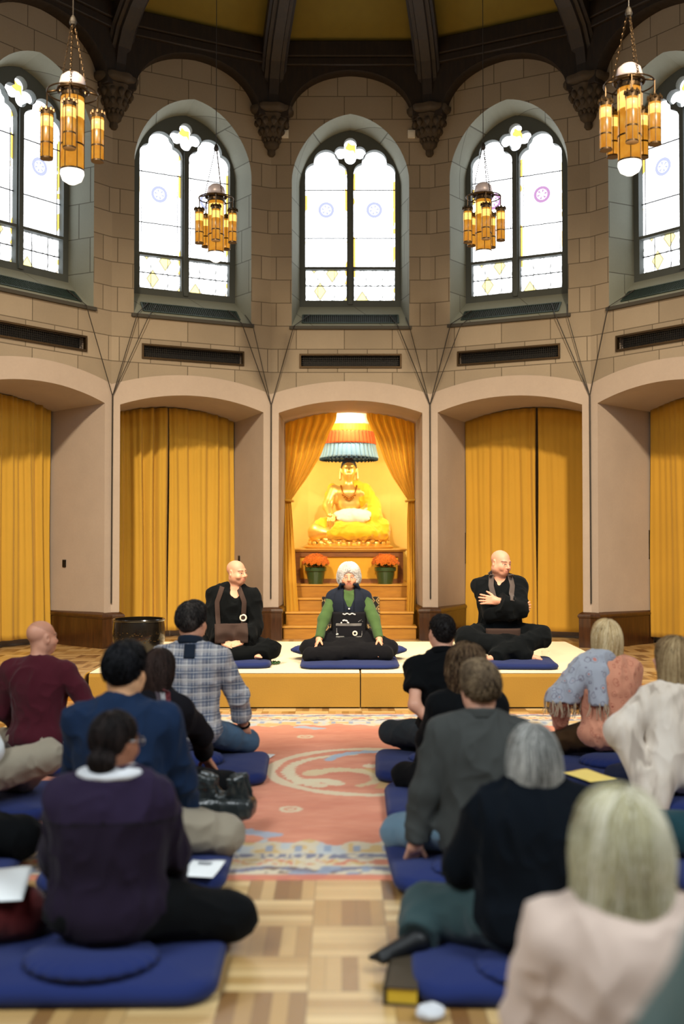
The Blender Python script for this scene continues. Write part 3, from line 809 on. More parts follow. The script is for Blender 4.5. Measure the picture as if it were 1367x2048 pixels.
rb.cap((-.20, -.06, .28), (-.40, -.14, .27), .16, .12); rb.cap((.2, -.06, .28), (.46, -.15, .24), .16, .13)
rb.cap((-.40, -.14, .25), (.1, -.32, .25), .12, .115); rb.cap((.46, -.15, .25), (-.1, -.32, .25), .125, .115)
rb.ell((.04, -.14, .20), (.50, .36, .15), k=.08); rb.cap((-.24, .05, .80), (-.31, .02, .60), .075, .06, k=.03)
rb.ell((-.47, -.30, .17), (.16, .2, .13), op='-', k=.03); rb.plane((0, 0, .12), (0, 0, -1), k=.01)
rb.ell((-.29, -.36, .40), (.10, .08, .16), op='-', k=.02)
solid('robe', rb, .010, SAFFRON, bud, wrinkle(.022, 4, (7, 7, 7)))
lc = Sdf(.04); lc.ell((.05, -.22, .44), (.28, .17, .085)); lc.ell((.06, -.33, .39), (.24, .07, .06))
solid('lap_cloth', lc, .010, WSILK, bud, wrinkle(.012, 9, (10, 10, 10)))
nb = MB(); nb.tube([(-.115, -.085, .84), (-.085, -.14, .72), (0, -.168, .66), (.085, -.14, .72), (.115, -.085, .84)], .012, 8)
for q in range(9): t = -1+q/4; nb.lathe([(.001, -.018), (.018, 0), (.001, .018)], 8, 0, Matrix.Translation((.09*t, -.165+.03*t*t, .645+.07*t*t)))
nb.build('necklace', plain('dark_gilt', srgb(170, 110, 40), .35, .8), bud, smooth=True)
for o in [c for c in bpy.data.objects if c.parent == bud]: o.scale = (1, 1, 1.09)
lb = MB(); lb.lathe([(0, 0), (.63, 0), (.65, .012), (.65, .03), (.60, .045), (.575, .05), (.585, .06), (.56, .075), (.55, .14), (.50, .155), (0, .16)], 72, 0, Matrix.Diagonal((1, .68, 1, 1)))
for row, (n, z, r, up) in enumerate([(24, .075, .575, 1), (24, .125, .565, -1)]):
    for q in range(n):
        th = 2*PI*(q+.5*row)/n; c = Vector((r*math.cos(th), .68*r*math.sin(th), z)); out = Vector((math.cos(th), math.sin(th)*1.2, 0)).normalized()
        M = Matrix.Translation(c) @ out.to_track_quat('Z', 'Y').to_matrix().to_4x4()
        pet = [[(.05*math.cos(a)*kk, .042*math.sin(a)*kk*(1.0), .03*(1-kk*kk)) for a in [2*PI*j/10 for j in range(10)]] for kk in (1, .75, .5, .25, .02)]
        lb.add([M @ Vector(p) for r_ in pet for p in r_], [(i*10+j, i*10+(j+1) % 10, (i+1)*10+(j+1) % 10, (i+1)*10+j) for i in range(4) for j in range(10)])
lb.build('lotus_base', GILT, bud, smooth=True, auto=60)

# ------------------------------------------------------------------ canopy over the statue
cn = empty('canopy', (CX, 14.95, 2.60), 0, 'round tiered silk canopy, white, gold, orange and light blue, over the golden statue', 'canopy')
def tier(name, z0, z1, r0, r1, mat, pleat, n=44, ragged=0):
    P = []
    for a in range(9):
        t = a/8; z = z0+(z1-z0)*t; r = r0+(r1-r0)*t; row = []
        for q in range(n*8):
            th = 2*PI*q/(n*8); c = abs(math.sin(th*n/2)); d = pleat*(1-t*.5)*(c**.25)
            row.append(((r+d)*math.cos(th), (r+d)*math.sin(th), z-(ragged*(1-t)**3*(1-c))))
        P.append(row)
    m = MB(); m.grid(P, 0, True); m.build(name, mat, cn, smooth=True, solid=.004)
LBLUE = cloth('light_blue_silk', srgb(140, 176, 202), .7, .1); DBLUE = cloth('dark_blue_trim', srgb(40, 66, 84), .8)
tier('blue_valance', .02, .225, .395, .365, LBLUE, .040, 38); tier('dark_fringe', .0, .03, .402, .400, DBLUE, .03, 40, .02)
tier('orange_valance', .22, .40, .372, .352, cloth('orange_silk', srgb(232, 96, 40), .7, .1), .030, 38)
tier('gold_valance', .40, .50, .36, .35, cloth('gold_silk', srgb(240, 170, 40), .6, .1), .006, 40)
tier('white_crown', .50, .66, .34, .30, WSILK, .004, 30)
m = MB(); m.lathe([(0.001, .69), (.1, .685), (.30, .66)], 40); m.build('top', WSILK, cn, smooth=True)
m = MB(); m.tube([(0, 0, .68), (0, 0, .855)], .008, 6); m.build('cord', CORD, cn)

# ------------------------------------------------------------------ pots of chrysanthemums
POT = plain('green_glaze', srgb(52, 72, 38), .3, coat=.3); LEAF = plain('dark_leaf', srgb(34, 46, 18), .6, var=.4, scale=40)
PETAL = cloth('orange_petal', srgb(236, 138, 40), .8, .3, 30, c2=srgb(212, 104, 22))
def mum_head(r=random):
    m = MB()
    for ring, (n, rr, up) in enumerate([(9, .026, .2), (7, .018, .6), (4, .009, 1.0)]):
        for q in range(n):
            th = 2*PI*q/n+ring*.4; c, s_ = math.cos(th), math.sin(th); z = .012*up
            m.add([(c*.003-s_*.004, s_*.003+c*.004, z), (c*.003+s_*.004, s_*.003-c*.004, z), (c*rr+s_*.005, s_*rr-c*.005, z+.012*up), (c*rr*1.15, s_*rr*1.15, z+.01*up), (c*rr-s_*.005, s_*rr+c*.005, z+.012*up)], [(0, 1, 2, 3, 4)])
    return m
def pot(x, lab, seed):
    r = random.Random(seed)
    e = empty('flower_pot', (x, 14.21, .824), 0, lab, 'potted plant', 'potted chrysanthemums')
    m = MB(); m.lathe([(.001, 0), (.098, 0), (.102, .01), (.128, .17), (.134, .175), (.147, .18), (.149, .225), (.143, .23), (.134, .228), (.125, .19), (.001, .185)], 40, 0, None, .012, 20); m.build('pot', POT, e, smooth=True, auto=40)
    m = MB(); m.lathe([(.001, .188), (.13, .192)], 24); m.build('soil', plain('soil', (.02, .014, .01), .9), e)
    m = MB()
    for q in range(520):
        u, th = r.random(), r.uniform(0, 2*PI); el = r.uniform(-.25, 1.2); R0 = r.uniform(.05, .17)
        c = Vector((R0*math.cos(el)*math.cos(th), R0*math.cos(el)*math.sin(th), .255+R0*.62*math.sin(el)))
        d = Vector((math.cos(th), math.sin(th), r.uniform(-.3, .8))).normalized(); M = Matrix.Translation(c) @ d.to_track_quat('Y', 'Z').to_matrix().to_4x4()
        l = r.uniform(.03, .05)
        m.add([M @ Vector(p) for p in ((0, 0, 0), (-l*.3, l*.4, .004), (-l*.18, l*.75, 0), (0, l, -.004), (l*.18, l*.75, 0), (l*.3, l*.4, .004))], [(0, 1, 2, 3, 4, 5)])
    o = m.build('foliage', LEAF, e); o['kind'] = 'stuff'
    first = None
    for q in range(88):
        t = (q+.5)/88; el = math.asin(1-.88*t); th = q*2.39996
        R0 = .172+r.uniform(-.01, .012); c = Vector((R0*math.cos(el)*math.cos(th), R0*math.cos(el)*math.sin(th), .26+.78*R0*math.sin(el)))
        if first is None: first = mum_head().build('blossom', PETAL, e); o = first
        else: o = first.copy(); COL.objects.link(o); o.parent = e
        d = Vector((c.x*1.2, c.y*1.2, c.z-.2)); o.location = c; o.rotation_euler = d.to_track_quat('Z', 'Y').to_euler(); sc = r.uniform(.95, 1.3); o.scale = (sc, sc, sc)
    return e
pot((631-683.5)*14.2/F, 'green pot of orange chrysanthemums at the left end of the altar step', 1)
pot((770-683.5)*14.2/F, 'green pot of orange chrysanthemums at the right end of the altar step', 2)

# ------------------------------------------------------------------ platform of two carpeted blocks
def carpet(name, c):
    m = NT(name); v = m.coord(); n = m.noise(v, 90, 3); n2 = m.noise(v, 3, 4, .6)
    col = m.mix(n2, dim(c, .86), c); col = m.mix(m.math('MULTIPLY', n, .3), col, dim(c, .7)); m.color(col); m.bump(n, .3, .006); return m.set(.95, sheen=.2)
CARPG = carpet('mustard_carpet', srgb(168, 128, 44)); CREAM = carpet('carpet_top', srgb(240, 226, 190))
DH = .306
def platform(x0, x1, lab, flap):
    e = empty('platform', ((x0+x1)/2, 8.9, 0), 0, lab, 'platform', 'carpeted platform blocks'); hw = (x1-x0)/2
    m = MB(); y1 = 2.6; yn = SZ-8.9-.035
    prof = [(0, .012), (0, DH-.035), (.008, DH-.014), (.03, DH-.004), (y1, DH-.004), (y1, FL+.006), (yn, FL+.006), (yn, .012)]
    m.grid([[(s_*hw, y, z) for y, z in prof+[prof[0]]] for s_ in (-1, 1)])
    for s_ in (-1, 1): m.add([(s_*hw, y, z) for y, z in prof], [list(range(len(prof)))[::s_]])
    m.build('block', CARPG, e)
    m = MB(); m.box(-hw+.004, hw-.004, .014, y1, DH-.006, DH+.002); m.build('block_top', CREAM, e, bevel=.003)  # top of the block coloured paler than its sides
    m = MB(); m.box(-hw+.03, hw-.03, .02, yn-.02, 0, .014); m.build('base_gap', BLACK, e)
    if flap:
        m = MB(); P = []
        for a in range(13):
            t = a/12; pr = (-.0-.055*math.sin(min(1, t*1.5)*PI/2)+.02*t*t, DH+.002-.27*t*t-.02*t)
            P.append([(-hw-.002+pr[0]*(1+.4*math.sin(y*3)), y, max(pr[1], (FL if y > .39 else 0)+.01)) for y in (.0, .1, .2, .3, .38, .6, .9, 1.2, 1.6, 2.0, 2.3)])
        m.grid(P); m.build('hanging_flap', CARPG, e, smooth=True, solid=.012)
    return e
platform(-2.19, .155, 'left block of the low carpeted platform, under the smiling man and the bowl', True)
platform(.165, 2.5, 'right block of the low carpeted platform, under the man with crossed arms', False)

# ------------------------------------------------------------------ oriental rug
def make_rug():
    x0, x1, y0, y1 = -2.55, 2.91, 4.49, 8.58; st_ = .0115
    nx, ny = int((x1-x0)/st_), int((y1-y0)/st_)
    X, Y = np.meshgrid(np.linspace(x0, x1, nx), np.linspace(y0, y1, ny), indexing='ij')
    p = np.stack([X.ravel(), Y.ravel(), 0*X.ravel()], 1).astype(np.float32)
    red, deep = V3(srgb(226, 148, 114)), V3(srgb(204, 114, 84)); cream, ochre = V3(srgb(224, 208, 172)), V3(srgb(206, 170, 104)); blue, sky = V3(srgb(98, 112, 150)), V3(srgb(164, 182, 200)); brown = V3(srgb(112, 84, 70))
    n1 = vnoise(p, (3, 9, 1), 1)*.6+vnoise(p, (14, 30, 1), 2)*.4
    C = red+(deep-red)*np.clip(.35+.6*n1, 0, 1)[:, None]
    x, y = X.ravel(), Y.ravel(); cx, cy = (x0+x1)/2, (y0+y1)/2
    def put(mask, col): C[mask] = C[mask]*.12+V3(col)*.88
    # scattered motifs in the field
    r2 = np.random.default_rng(4)
    for mx, my, kind in [(-.42, 5.15, 0), (-.28, 5.6, 1), (.62, 5.35, 2), (.6, 4.98+.1, 3), (-.25, 7.95, 0), (-.27, 7.6, 1), (.75, 7.95, 1), (-1.2, 5.3, 2), (1.6, 5.3, 0), (1.7, 7.9, 1), (-1.5, 7.9, 2), (-1.3, 6.6, 3), (1.9, 6.6, 2), (-2.0, 6.0, 0)]:
        dx, dy = x-mx, y-my; r = np.hypot(dx, dy)
        if kind == 0: put((np.abs(dx+.06*np.sin(dy*30)) < .12-1.4*np.abs(dy)) & (np.abs(dy) < .085), sky)
        elif kind == 1: put((np.abs(r-.05) < .014) | (r < .02), cream)
        elif kind == 2: put(r < .05+.02*np.sin(5*np.arctan2(dy, dx)), blue*.5+sky*.5)
        else: put((np.abs(dy-.03*np.sin(dx*25)) < .035) & (np.abs(dx) < .22), ochre)
    # medallion: ring and a coiled dragon with clouds
    dx, dy = x-cx, y-cy; r = np.hypot(dx, dy); a = np.arctan2(dy, dx)
    put((np.abs(r-.63) < .035+.006*np.sin(9*a)), cream)
    def stroke(pts, w0, w1, col, wig=0):
        pts = np.array(pts)
        for i in range(len(pts)-1):
            A, B = pts[i], pts[i+1]; d = B-A; t = np.clip(((dx-A[0])*d[0]+(dy-A[1])*d[1])/(d@d), 0, 1)
            dist = np.hypot(dx-A[0]-t*d[0], dy-A[1]-t*d[1]); tt = (i+t)/(len(pts)-1)
            put(dist < (w0+(w1-w0)*tt)*(1+wig*np.sin(40*tt*3)), col)
    def arcp(c, rr, a0, a1, n=14): return [(c[0]+rr*math.cos(rad(a0+(a1-a0)*k/n)), c[1]+rr*math.sin(rad(a0+(a1-a0)*k/n))) for k in range(n+1)]
    stroke(arcp((-.05, -.02), .47, 95, 235), .02, .05, cream, .25)
    stroke(arcp((-.18, -.22), .22, 150, -60), .06, .025, cream*.6+ochre*.4, .3)
    stroke(arcp((-.33, -.40), .12, 160, 20), .03, .05, cream, .25)
    stroke(arcp((.05, .22), .32, 170, 60), .03, .045, sky, .3); stroke([(.0, .1), (.18, .14), (.34, .06), (.5, .12)], .05, .02, cream, .3)
    stroke([(.1, -.1), (.3, -.12), (.48, -.02)], .03, .05, sky, .3); stroke([(.15, -.48), (.35, -.38), (.52, -.22)], .02, .10, blue*.6+sky*.4, .2)
    stroke([(-.02, .02), (.1, -.22), (.05, -.45)], .02, .03, ochre, .3); stroke([(.2, .38), (.42, .3), (.5, .2)], .03, .02, cream, .2)
    # border
    e = np.minimum(np.minimum(x-x0, x1-x), np.minimum(y-y0, y1-y)); along = np.where(np.minimum(x-x0, x1-x) < np.minimum(y-y0, y1-y), y, x)
    crest = .47+.06*np.abs(np.sin(along*PI/.42))+.05*np.where(np.abs(((along/1.1) % 1)-.5) < .17, 1, 0)+.03*np.sin(along*31)
    bm = e < crest; nb_ = vnoise(p, (16, 16, 1), 9); nb2 = vnoise(p, (34, 34, 1), 12)
    C[bm] = (cream*.55+ochre*.25+sky*.2)
    def bput(m_, c): put(bm & m_, c)
    bput((e > .32) & (nb_ > .1), sky*.7+cream*.3); bput((e > .34) & (nb_ < -.3), ochre); bput((e > .36) & (np.abs(((along/.14) % 1)-.5) < .12) & (e < .46), blue*.5+sky*.5)
    bput((e > .26) & (e < .33) & (np.sin(along*24+9*nb_) > -.2), blue*.7+brown*.3); bput((e > .17) & (e < .25) & (np.sin(along*46+6*nb2) > .1), ochre); bput((e > .17) & (e < .25) & (np.sin(along*21+8*nb_) > .62), deep)
    bput((e > .06) & (e < .15) & (np.abs(e-.105-.035*np.sin(along*15)) < .03), blue*.65+brown*.35); bput((e > .05) & (e < .15) & (nb2 > .35), brown)
    bput((e < .16) & (nb_ > .25), sky*.5+blue*.3+brown*.2)
    put(e < .045, deep*.95)
    V = p.astype(np.float64).copy(); V[:, 2] = .012+.0015*vnoise(p, (30, 30, 1), 6); V[e < 1e-6, 2] = .0
    i, j = np.meshgrid(np.arange(nx-1), np.arange(ny-1), indexing='ij'); q = (i*ny+j).ravel()
    o = mesh_np('rug', V, np.stack([q, q+ny, q+ny+1, q+1], 1), attr_mat('rug_pile', .95, bump=.3, bscale=160, sheen=.2), col=C)
    setp(o, 'large coral red oriental rug with a round dragon medallion on the parquet floor', 'rug')
make_rug()

# ------------------------------------------------------------------ great bowl on the platform
bw = empty('singing_bowl', (-1.90, 9.62, DH+.004), 0, 'large black bronze bowl standing on the left end of the platform', 'bowl')
m = MB(); m.lathe([(.001, .04), (.12, .04), (.17, .06), (.215, .12), (.238, .2), (.243, .28), (.236, .36), (.232, .385), (.240, .39), (.243, .402), (.236, .41), (.222, .408), (.222, .36), (.228, .26), (.2, .12), (.1, .06), (.001, .055)], 56); m.build('bowl', plain('black_bronze', (.018, .014, .010), .25, .5, coat=.5, var=.5, scale=30), bw, smooth=True, auto=50)
m = MB(); m.lathe([(.001, 0), (.15, 0), (.19, .02), (.19, .04), (.14, .055), (.001, .055)], 40); m.build('ring_cushion', cloth('navy_cotton', srgb(34, 40, 92), .9), bw, smooth=True)
m = MB(); r_ = random.Random(2)
for q in range(150):
    th = r_.uniform(0, 2*PI); zz = r_.uniform(.20, .30); l = r_.uniform(.006, .018); R0 = .2445
    M = Matrix.Translation((R0*math.cos(th), R0*math.sin(th), zz)) @ Matrix.Rotation(th, 4, 'Z'); m.box(-.002, .001, -l/2, l/2, -.0015, .0015, 0, M)
setp(m.build('engraving', plain('worn_bronze', srgb(120, 92, 50), .4, .7), bw), kind='stuff')

# ------------------------------------------------------------------ hanging lamps
AMB = NT('amber_glass'); tcv = AMB.coord(); nn = AMB.noise(tcv, 14, 3)
AMB.color((.05, .03, .01)); AMB.l(AMB.ramp(nn, [(.2, (.80, .24, .01)), (.55, (1.0, .40, .03)), (.9, (1.0, .58, .12))]), AMB.b.inputs['Emission Color']); AMB.b.inputs['Emission Strength'].default_value = .62; AMB = AMB.set(.3)
HOT = emit('lamp_glow', (1.0, .55, .12), 1.7); OPAL = emit('opal_glass', (1.0, .93, .82), 2.6); BRASS = plain('dark_brass', srgb(70, 54, 34), .4, .8); DOME = plain('pale_dome', srgb(196, 184, 186), .4, .2)
def can(r, z0, z1, cap):
    """glass cylinder with metal straps, a glowing band behind, cap on top"""
    g = MB(); g.lathe([(r, z0), (r, z1)], 24); g2 = MB(); g2.lathe([(r*1.012, z1-.30*(z1-z0)), (r*1.012, z1-.07*(z1-z0))], 24)
    mt = MB()
    for z in (z0, z0+(z1-z0)*.34, z1): mt.lathe([(r*1.0, z-.006), (r*1.05, z-.006), (r*1.05, z+.006), (r, z+.006)], 24)
    for q in range(6):
        a = 2*PI*q/6; mt.tube([(r*1.03*math.cos(a), r*1.03*math.sin(a), z0), (r*1.03*math.cos(a), r*1.03*math.sin(a), z1)], .0035, 5)
    mt.lathe([(r*1.08, z1), (r*1.10, z1+cap*.4), (r*.9, z1+cap*.8), (r*.5, z1+cap), (.001, z1+cap*1.05)], 20)
    for q in range(8):
        a = 2*PI*q/8; mt.lathe([(.001, -.004), (.012, 0), (.010, .02), (.001, .035)], 6, 0, Matrix.Translation((r*1.07*math.cos(a), r*1.07*math.sin(a), z1+cap*.4)))
    return g, g2, mt
def hanging_lamp(x, y, zc, lab, rot, n=5):
    e = empty('hanging_lamp', (x, y, zc), rot, lab, 'lamp', 'clustered amber hanging lamps')
    g, g2, mt = can(.085, -.25, .30, .07)
    o = g.build('glass_shade', AMB, e, smooth=True); mt.build('shade_frame', BRASS, o); g2.build('glow_band', HOT, o, smooth=True)
    m = MB(); m.lathe([(.085, -.25), (.088, -.28), (.07, -.325), (.03, -.35), (.001, -.355)], 24); m.build('opal_bowl', OPAL, e, smooth=True)
    m = MB(); m.lathe([(.085, .36), (.10, .39), (.085, .45), (.05, .48), (.001, .49)], 24); m.build('dome', DOME, e, smooth=True)
    m = MB(); R0 = .185
    m.tube([(R0*math.cos(2*PI*q/40), R0*math.sin(2*PI*q/40), .33) for q in range(41)], .006, 6); m.tube([(.11*math.cos(2*PI*q/30), .11*math.sin(2*PI*q/30), .35) for q in range(31)], .012, 6)
    for q in range(n):
        a = 2*PI*q/n; m.tube([(.1*math.cos(a), .1*math.sin(a), .35), (R0*math.cos(a), R0*math.sin(a), .33)], .008, 6)
    m.build('ring', BRASS, e, smooth=True)
    for q in range(n):
        a = 2*PI*q/n; s_, s2, sm = can(.045, -.17+.02*(q % 2), .16, .05)
        t = s_.build('lamp_tube', AMB, e, smooth=True, loc=(R0*math.cos(a), R0*math.sin(a), 0)); sm.tube([(0, 0, .2), (0, 0, .33)], .006, 5); sm.build('tube_frame', BRASS, t); s2.build('glow_band', HOT, t, smooth=True)
    for q in range(3):
        a = 2*PI*q/3+.5; m = MB(); P0 = Vector((.12*math.cos(a), .12*math.sin(a), .36)); P1 = Vector((.012*math.cos(a), .012*math.sin(a), .86))
        for w_ in range(22):
            c = P0.lerp(P1, (w_+.5)/22); M = Matrix.Translation(c) @ (P1-P0).to_track_quat('Z', 'Y').to_matrix().to_4x4() @ Matrix.Rotation(PI/2*(w_ % 2), 4, 'Z')
            m.tube([(.006*math.cos(2*PI*j/8), 0, .015*math.sin(2*PI*j/8)) for j in range(9)], .0028, 4, 0, False, M)
        m.build('chain', BRASS, e)
    m = MB(); m.lathe([(.001, .84), (.022, .85), (.028, .87), (.02, .9), (.008, .92), (.001, .925)], 12); m.tube([(0, 0, .9), (0, 0, 8.9-zc)], .004, 5); m.build('suspension', CORD, e)
    d = bpy.data.lights.new('lamp_bulb', 'POINT'); d.energy = 22; d.color = (1, .66, .3); d.shadow_soft_size = .09
    lo = bpy.data.objects.new('lamp_bulb', d); COL.objects.link(lo); lo.parent = e; lo.location = (0, 0, -.46)
    return e
def lamp_at(px, py, y, lab, rot, n=5):
    hanging_lamp((px-683.5)*y/F, y, 1.5+(1070-py)*y/F, lab, rot, n)
lamp_at(430, 455, 10.9, 'amber hanging lamp in front of the window left of the central one', -1.45)
lamp_at(968, 452, 10.9, 'amber hanging lamp in front of the window right of the central one', -1.57)
lamp_at(140, 268, 7.6, 'large amber hanging lamp high in the left corner, before the far left window', .15, 4)
lamp_at(1263, 250, 7.6, 'large amber hanging lamp high in the right corner, before the far right window', -1.75)
# ------------------------------------------------------------------ people: one continuous body per person, clothes and hair over it
SKINM = attr_mat('skin', .5, sss=.06, spec=.4)
HAIRM = attr_mat('hair_fibre', .55, bump=.3, bscale=300, spec=.12)
def ik(a, c, l1, l2, hint):
    a, c = V3(a), V3(c); d = c-a; L = np.linalg.norm(d); mx = (l1+l2)*.995
    if L > mx: c = a+d/L*mx; d = c-a; L = mx
    u = d/L; x = (l1*l1-l2*l2+L*L)/(2*L); h = math.sqrt(max(1e-6, l1*l1-x*x)); hv = V3(hint); hv = unit(hv-u*np.dot(hv, u))
    return a+u*x+hv*h, c
class Person:
    def __init__(s, label, x, y, z=0, yaw=0, hs=.17, sh=.88, sw=.185, lean=4, side=0, twist=0, hy=0, hp=0, hr=0, wR=None, wL=None, eR=(.7, -.6, -.5), eL=(-.7, -.6, -.5),
                 kR=(.34, .30, .125), kL=(-.34, .30, .125), aR=(-.08, .31, .10), aL=(.08, .36, .085), bulk=1.0, depth=1.0, skin=(222, 170, 140), res=.006, hands=None, hscale=1.0, neck=1.0, group=None):
        s.e = empty('person', (x, y, z), rad(yaw), label, 'person', group); s.res = res; s.hs = hs; f = s.f = sh/.88
        s.B = V3(0, 0, hs+.10*f); s.u = rotm((0, 1, 0), side) @ rotm((1, 0, 0), -lean) @ V3(0, 0, 1)
        s.W = s.B+s.u*.13*f; s.C = s.B+s.u*.31*f; s.SC = s.B+s.u*.475*f; s.NB = s.B+s.u*.525*f
        T = rotm((0, 0, 1), twist); s.r = T @ unit(np.cross(V3(0, 1, 0), s.u)); s.fw = unit(np.cross(s.u, s.r))
        s.sw = sw; s.S = {i: s.SC+s.r*(i*sw*.86)-s.u*.042 for i in (1, -1)}
        s.RH = rotm((0, 0, 1), hy) @ rotm((0, 1, 0), hr) @ rotm((1, 0, 0), -hp)
        nu = unit(s.u+V3(0, 0, .6)); s.hk = hscale*f; s.H = s.NB+nu*.125*f+s.RH @ V3(0, .015, .01)
        s.k = {1: V3(kR), -1: V3(kL)}; s.a = {1: V3(aR), -1: V3(aL)}; s.hip = {i: V3(i*.10, .02, hs+.085*f) for i in (1, -1)}
        wr = {1: wR if wR is not None else (.22, .27, hs+.06), -1: wL if wL is not None else (-.22, .27, hs+.06)}
        s.E, s.Wr = {}, {}
        for i, h in ((1, eR), (-1, eL)): s.E[i], s.Wr[i] = ik(s.S[i], wr[i], .285*f, .255*f, h)
        s.bulk, s.depth, s.skin, s.hd, s.neck = bulk, depth, V3(srgb(*skin)), hands or {}, neck
        s.F = None
    def hl(s, p): return s.H+s.RH @ (V3(p)*s.hk)
    def torso(s, q, e, k=.05):
        """torso and shoulders, e = ease"""
        b, d = s.bulk, s.depth; R = np.stack([s.r, s.fw, s.u], 1)
        q.ell(s.B+V3(0, .005, .0), (.175*b+e, .135*d+e, .097+e), k=k); q.ell(s.W+s.fw*.012, (.145*b+e, .115*d+e, .15+e), R, k=k)
        q.ell(s.C, (.160*b+e, .118*d+e, .19+e), R, k=k); q.ell(s.SC-s.u*.075-s.fw*.008, (s.sw*.86+e, .085*d+e, .085+e*.7), R, k=k)
        for i in (1, -1): q.cap(s.NB-s.u*.018-s.fw*.014, s.S[i]-s.u*.004, .045+e*.5, .050+e*.8, k=k)
    def arm(s, q, i, e, ef=None, t1=1.0, flat=False, k=.03):
        ef = e if ef is None else ef
        q.cap(s.S[i], s.E[i], .054+e, .043+e*.8, k=k)
        if t1 > 0: q.cap(s.E[i], s.E[i]+(s.Wr[i]-s.E[i])*t1, .043+e*.8, .043+(.030-.043)*t1+ef, k=k, flat=flat)
    def legs(s, q, e, t1=1.0, k=.03):
        for i in (1, -1):
            q.cap(s.hip[i], s.k[i], .082+e, .060+e, k=k); q.cap(s.k[i], s.k[i]+(s.a[i]-s.k[i])*t1, .058+e, .040+e, k=k, flat=t1 < 1)
    def hand(s, q, i, d=None, palm=(0, 0, -1), curl=.35, spread=.12, sc=1.0, thumb=.55):
        w = s.Wr[i]; d = unit(s.Wr[i]-s.E[i]) if d is None else unit(d); pn = unit(V3(palm)-d*np.dot(palm, d)); t = np.cross(pn, d)*(-i)
        f = s.f*sc; k = .010
        R = np.stack([t, d, -pn], 1)
        q.box(w+d*.052*f+t*.0, (.040*f, .050*f, .0145*f), R, .013*f, k=.016); q.cap(w-d*.02*f, w+d*.02*f, .026*f, .026*f, k=.02)
        for off, ln, sp, cu in ((.031, .070, 1.0, .9), (.0105, .080, .3, 1.0), (-.0105, .074, -.4, 1.05), (-.030, .058, -1.1, 1.15)):
            p = w+d*.094*f+t*off*f*(1+spread*.6); dd = unit(d+t*sp*spread); r0 = .0092*f
            q.cap(p-dd*.03*f, p, .0105*f, r0, k=k); a = 0
            for sg, (l, r1) in enumerate(((.46, .0088), (.30, .0082), (.24, .0070))):
                a += curl*cu*(.6 if sg == 0 else .8); v = dd*math.cos(a)+pn*math.sin(a); p2 = p+v*ln*l*f; q.cap(p, p2, r0, r1*f, k=.006); p, r0 = p2, r1*f
        p = w+d*.022*f+t*.028*f+pn*.004; v = unit(d*.75+t*thumb+pn*.25); r0 = .0125*f
        for l, r1, cv in ((.042, .0115, .1), (.032, .0100, -.15), (.025, .0080, -.25)):
            v = unit(v+d*(-cv)*.9+pn*.12); p2 = p+v*l*f; q.cap(p, p2, r0, r1*f, k=.008); p, r0 = p2, r1*f
    def head(s, q, male=True, ears=True, smile=0, fat=0):
        R, h, k = s.RH, s.hl, s.hk
        E = lambda c, r, op='+', kk=.015: q.ell(h(c), V3(r)*k, R, op, kk)
        C = lambda a, b, ra, rb, kk=.01, op='+': q.cap(h(a), h(b), ra*k, rb*k, op, kk)
        E((0, -.014, .034), (.076, .097, .082), kk=.03); E((0, .022, -.030), (.061+fat*.4, .071, .084), kk=.035)
        E((0, .052, -.086), (.036+fat, .034, .028), kk=.03)
        for e in (-1, 1):
            E((e*.058, .0, -.055), (.018+fat, .045, .035), kk=.035); E((e*.040, .052, -.026), (.026, .026, .024), kk=.025)
        C((-.036, .079, .022), (.036, .079, .022), .011, .011, .018)
        for e in (-1, 1): E((e*.032, .092, .002), (.019, .014, .011), '-', .014)
        for e in (-1, 1): E((e*.032, .0735, .001), (.0135, .0145, .0125), kk=.003)
        for e in (-1, 1):
            C((e*.018, .089, .0075), (e*.046, .080, .0085), .0042, .0036, .006); C((e*.020, .086, -.009), (e*.043, .079, -.0085), .0035, .003, .006)
        C((0, .086, .012), (0, .111, -.026), .0085, .0125, .014); E((0, .104, -.030), (.011, .012, .010), kk=.008)
        for e in (-1, 1): E((e*.0125, .095, -.031), (.0085, .011, .008), kk=.007)
        mz = -.060
        E((0, .082, mz), (.030, .018, .022), kk=.02); E((0, .0955, mz+.0045), (.022, .008, .0052), kk=.005); E((0, .0945, mz-.0065), (.019, .008, .0062), kk=.005)
        for e in (-1, 1): C((0, .106, mz-.0008), (e*.026, .094, mz+.002+smile*.010), .0022, .0018, .003, '-')
        for e in (-1, 1): E((e*(.043+.006*smile), .068, -.040+.004*smile), (.014+.006*smile, .016, .014), kk=.02)
        if ears:
            for e in (-1, 1):
                Re = R @ rotm((0, 0, 1), -e*22)
                q.ell(h((e*.079, -.008, -.004)), V3(.011, .020, .033)*k, Re, '+', .012); q.ell(h((e*.088, -.001, .002)), V3(.007, .011, .018)*k, Re, '-', .006)
        q.cap(s.H+R @ V3(0, -.022, -.05)*k, s.NB-s.fw*.012, .052*s.neck*k, .057*s.neck, k=.03)
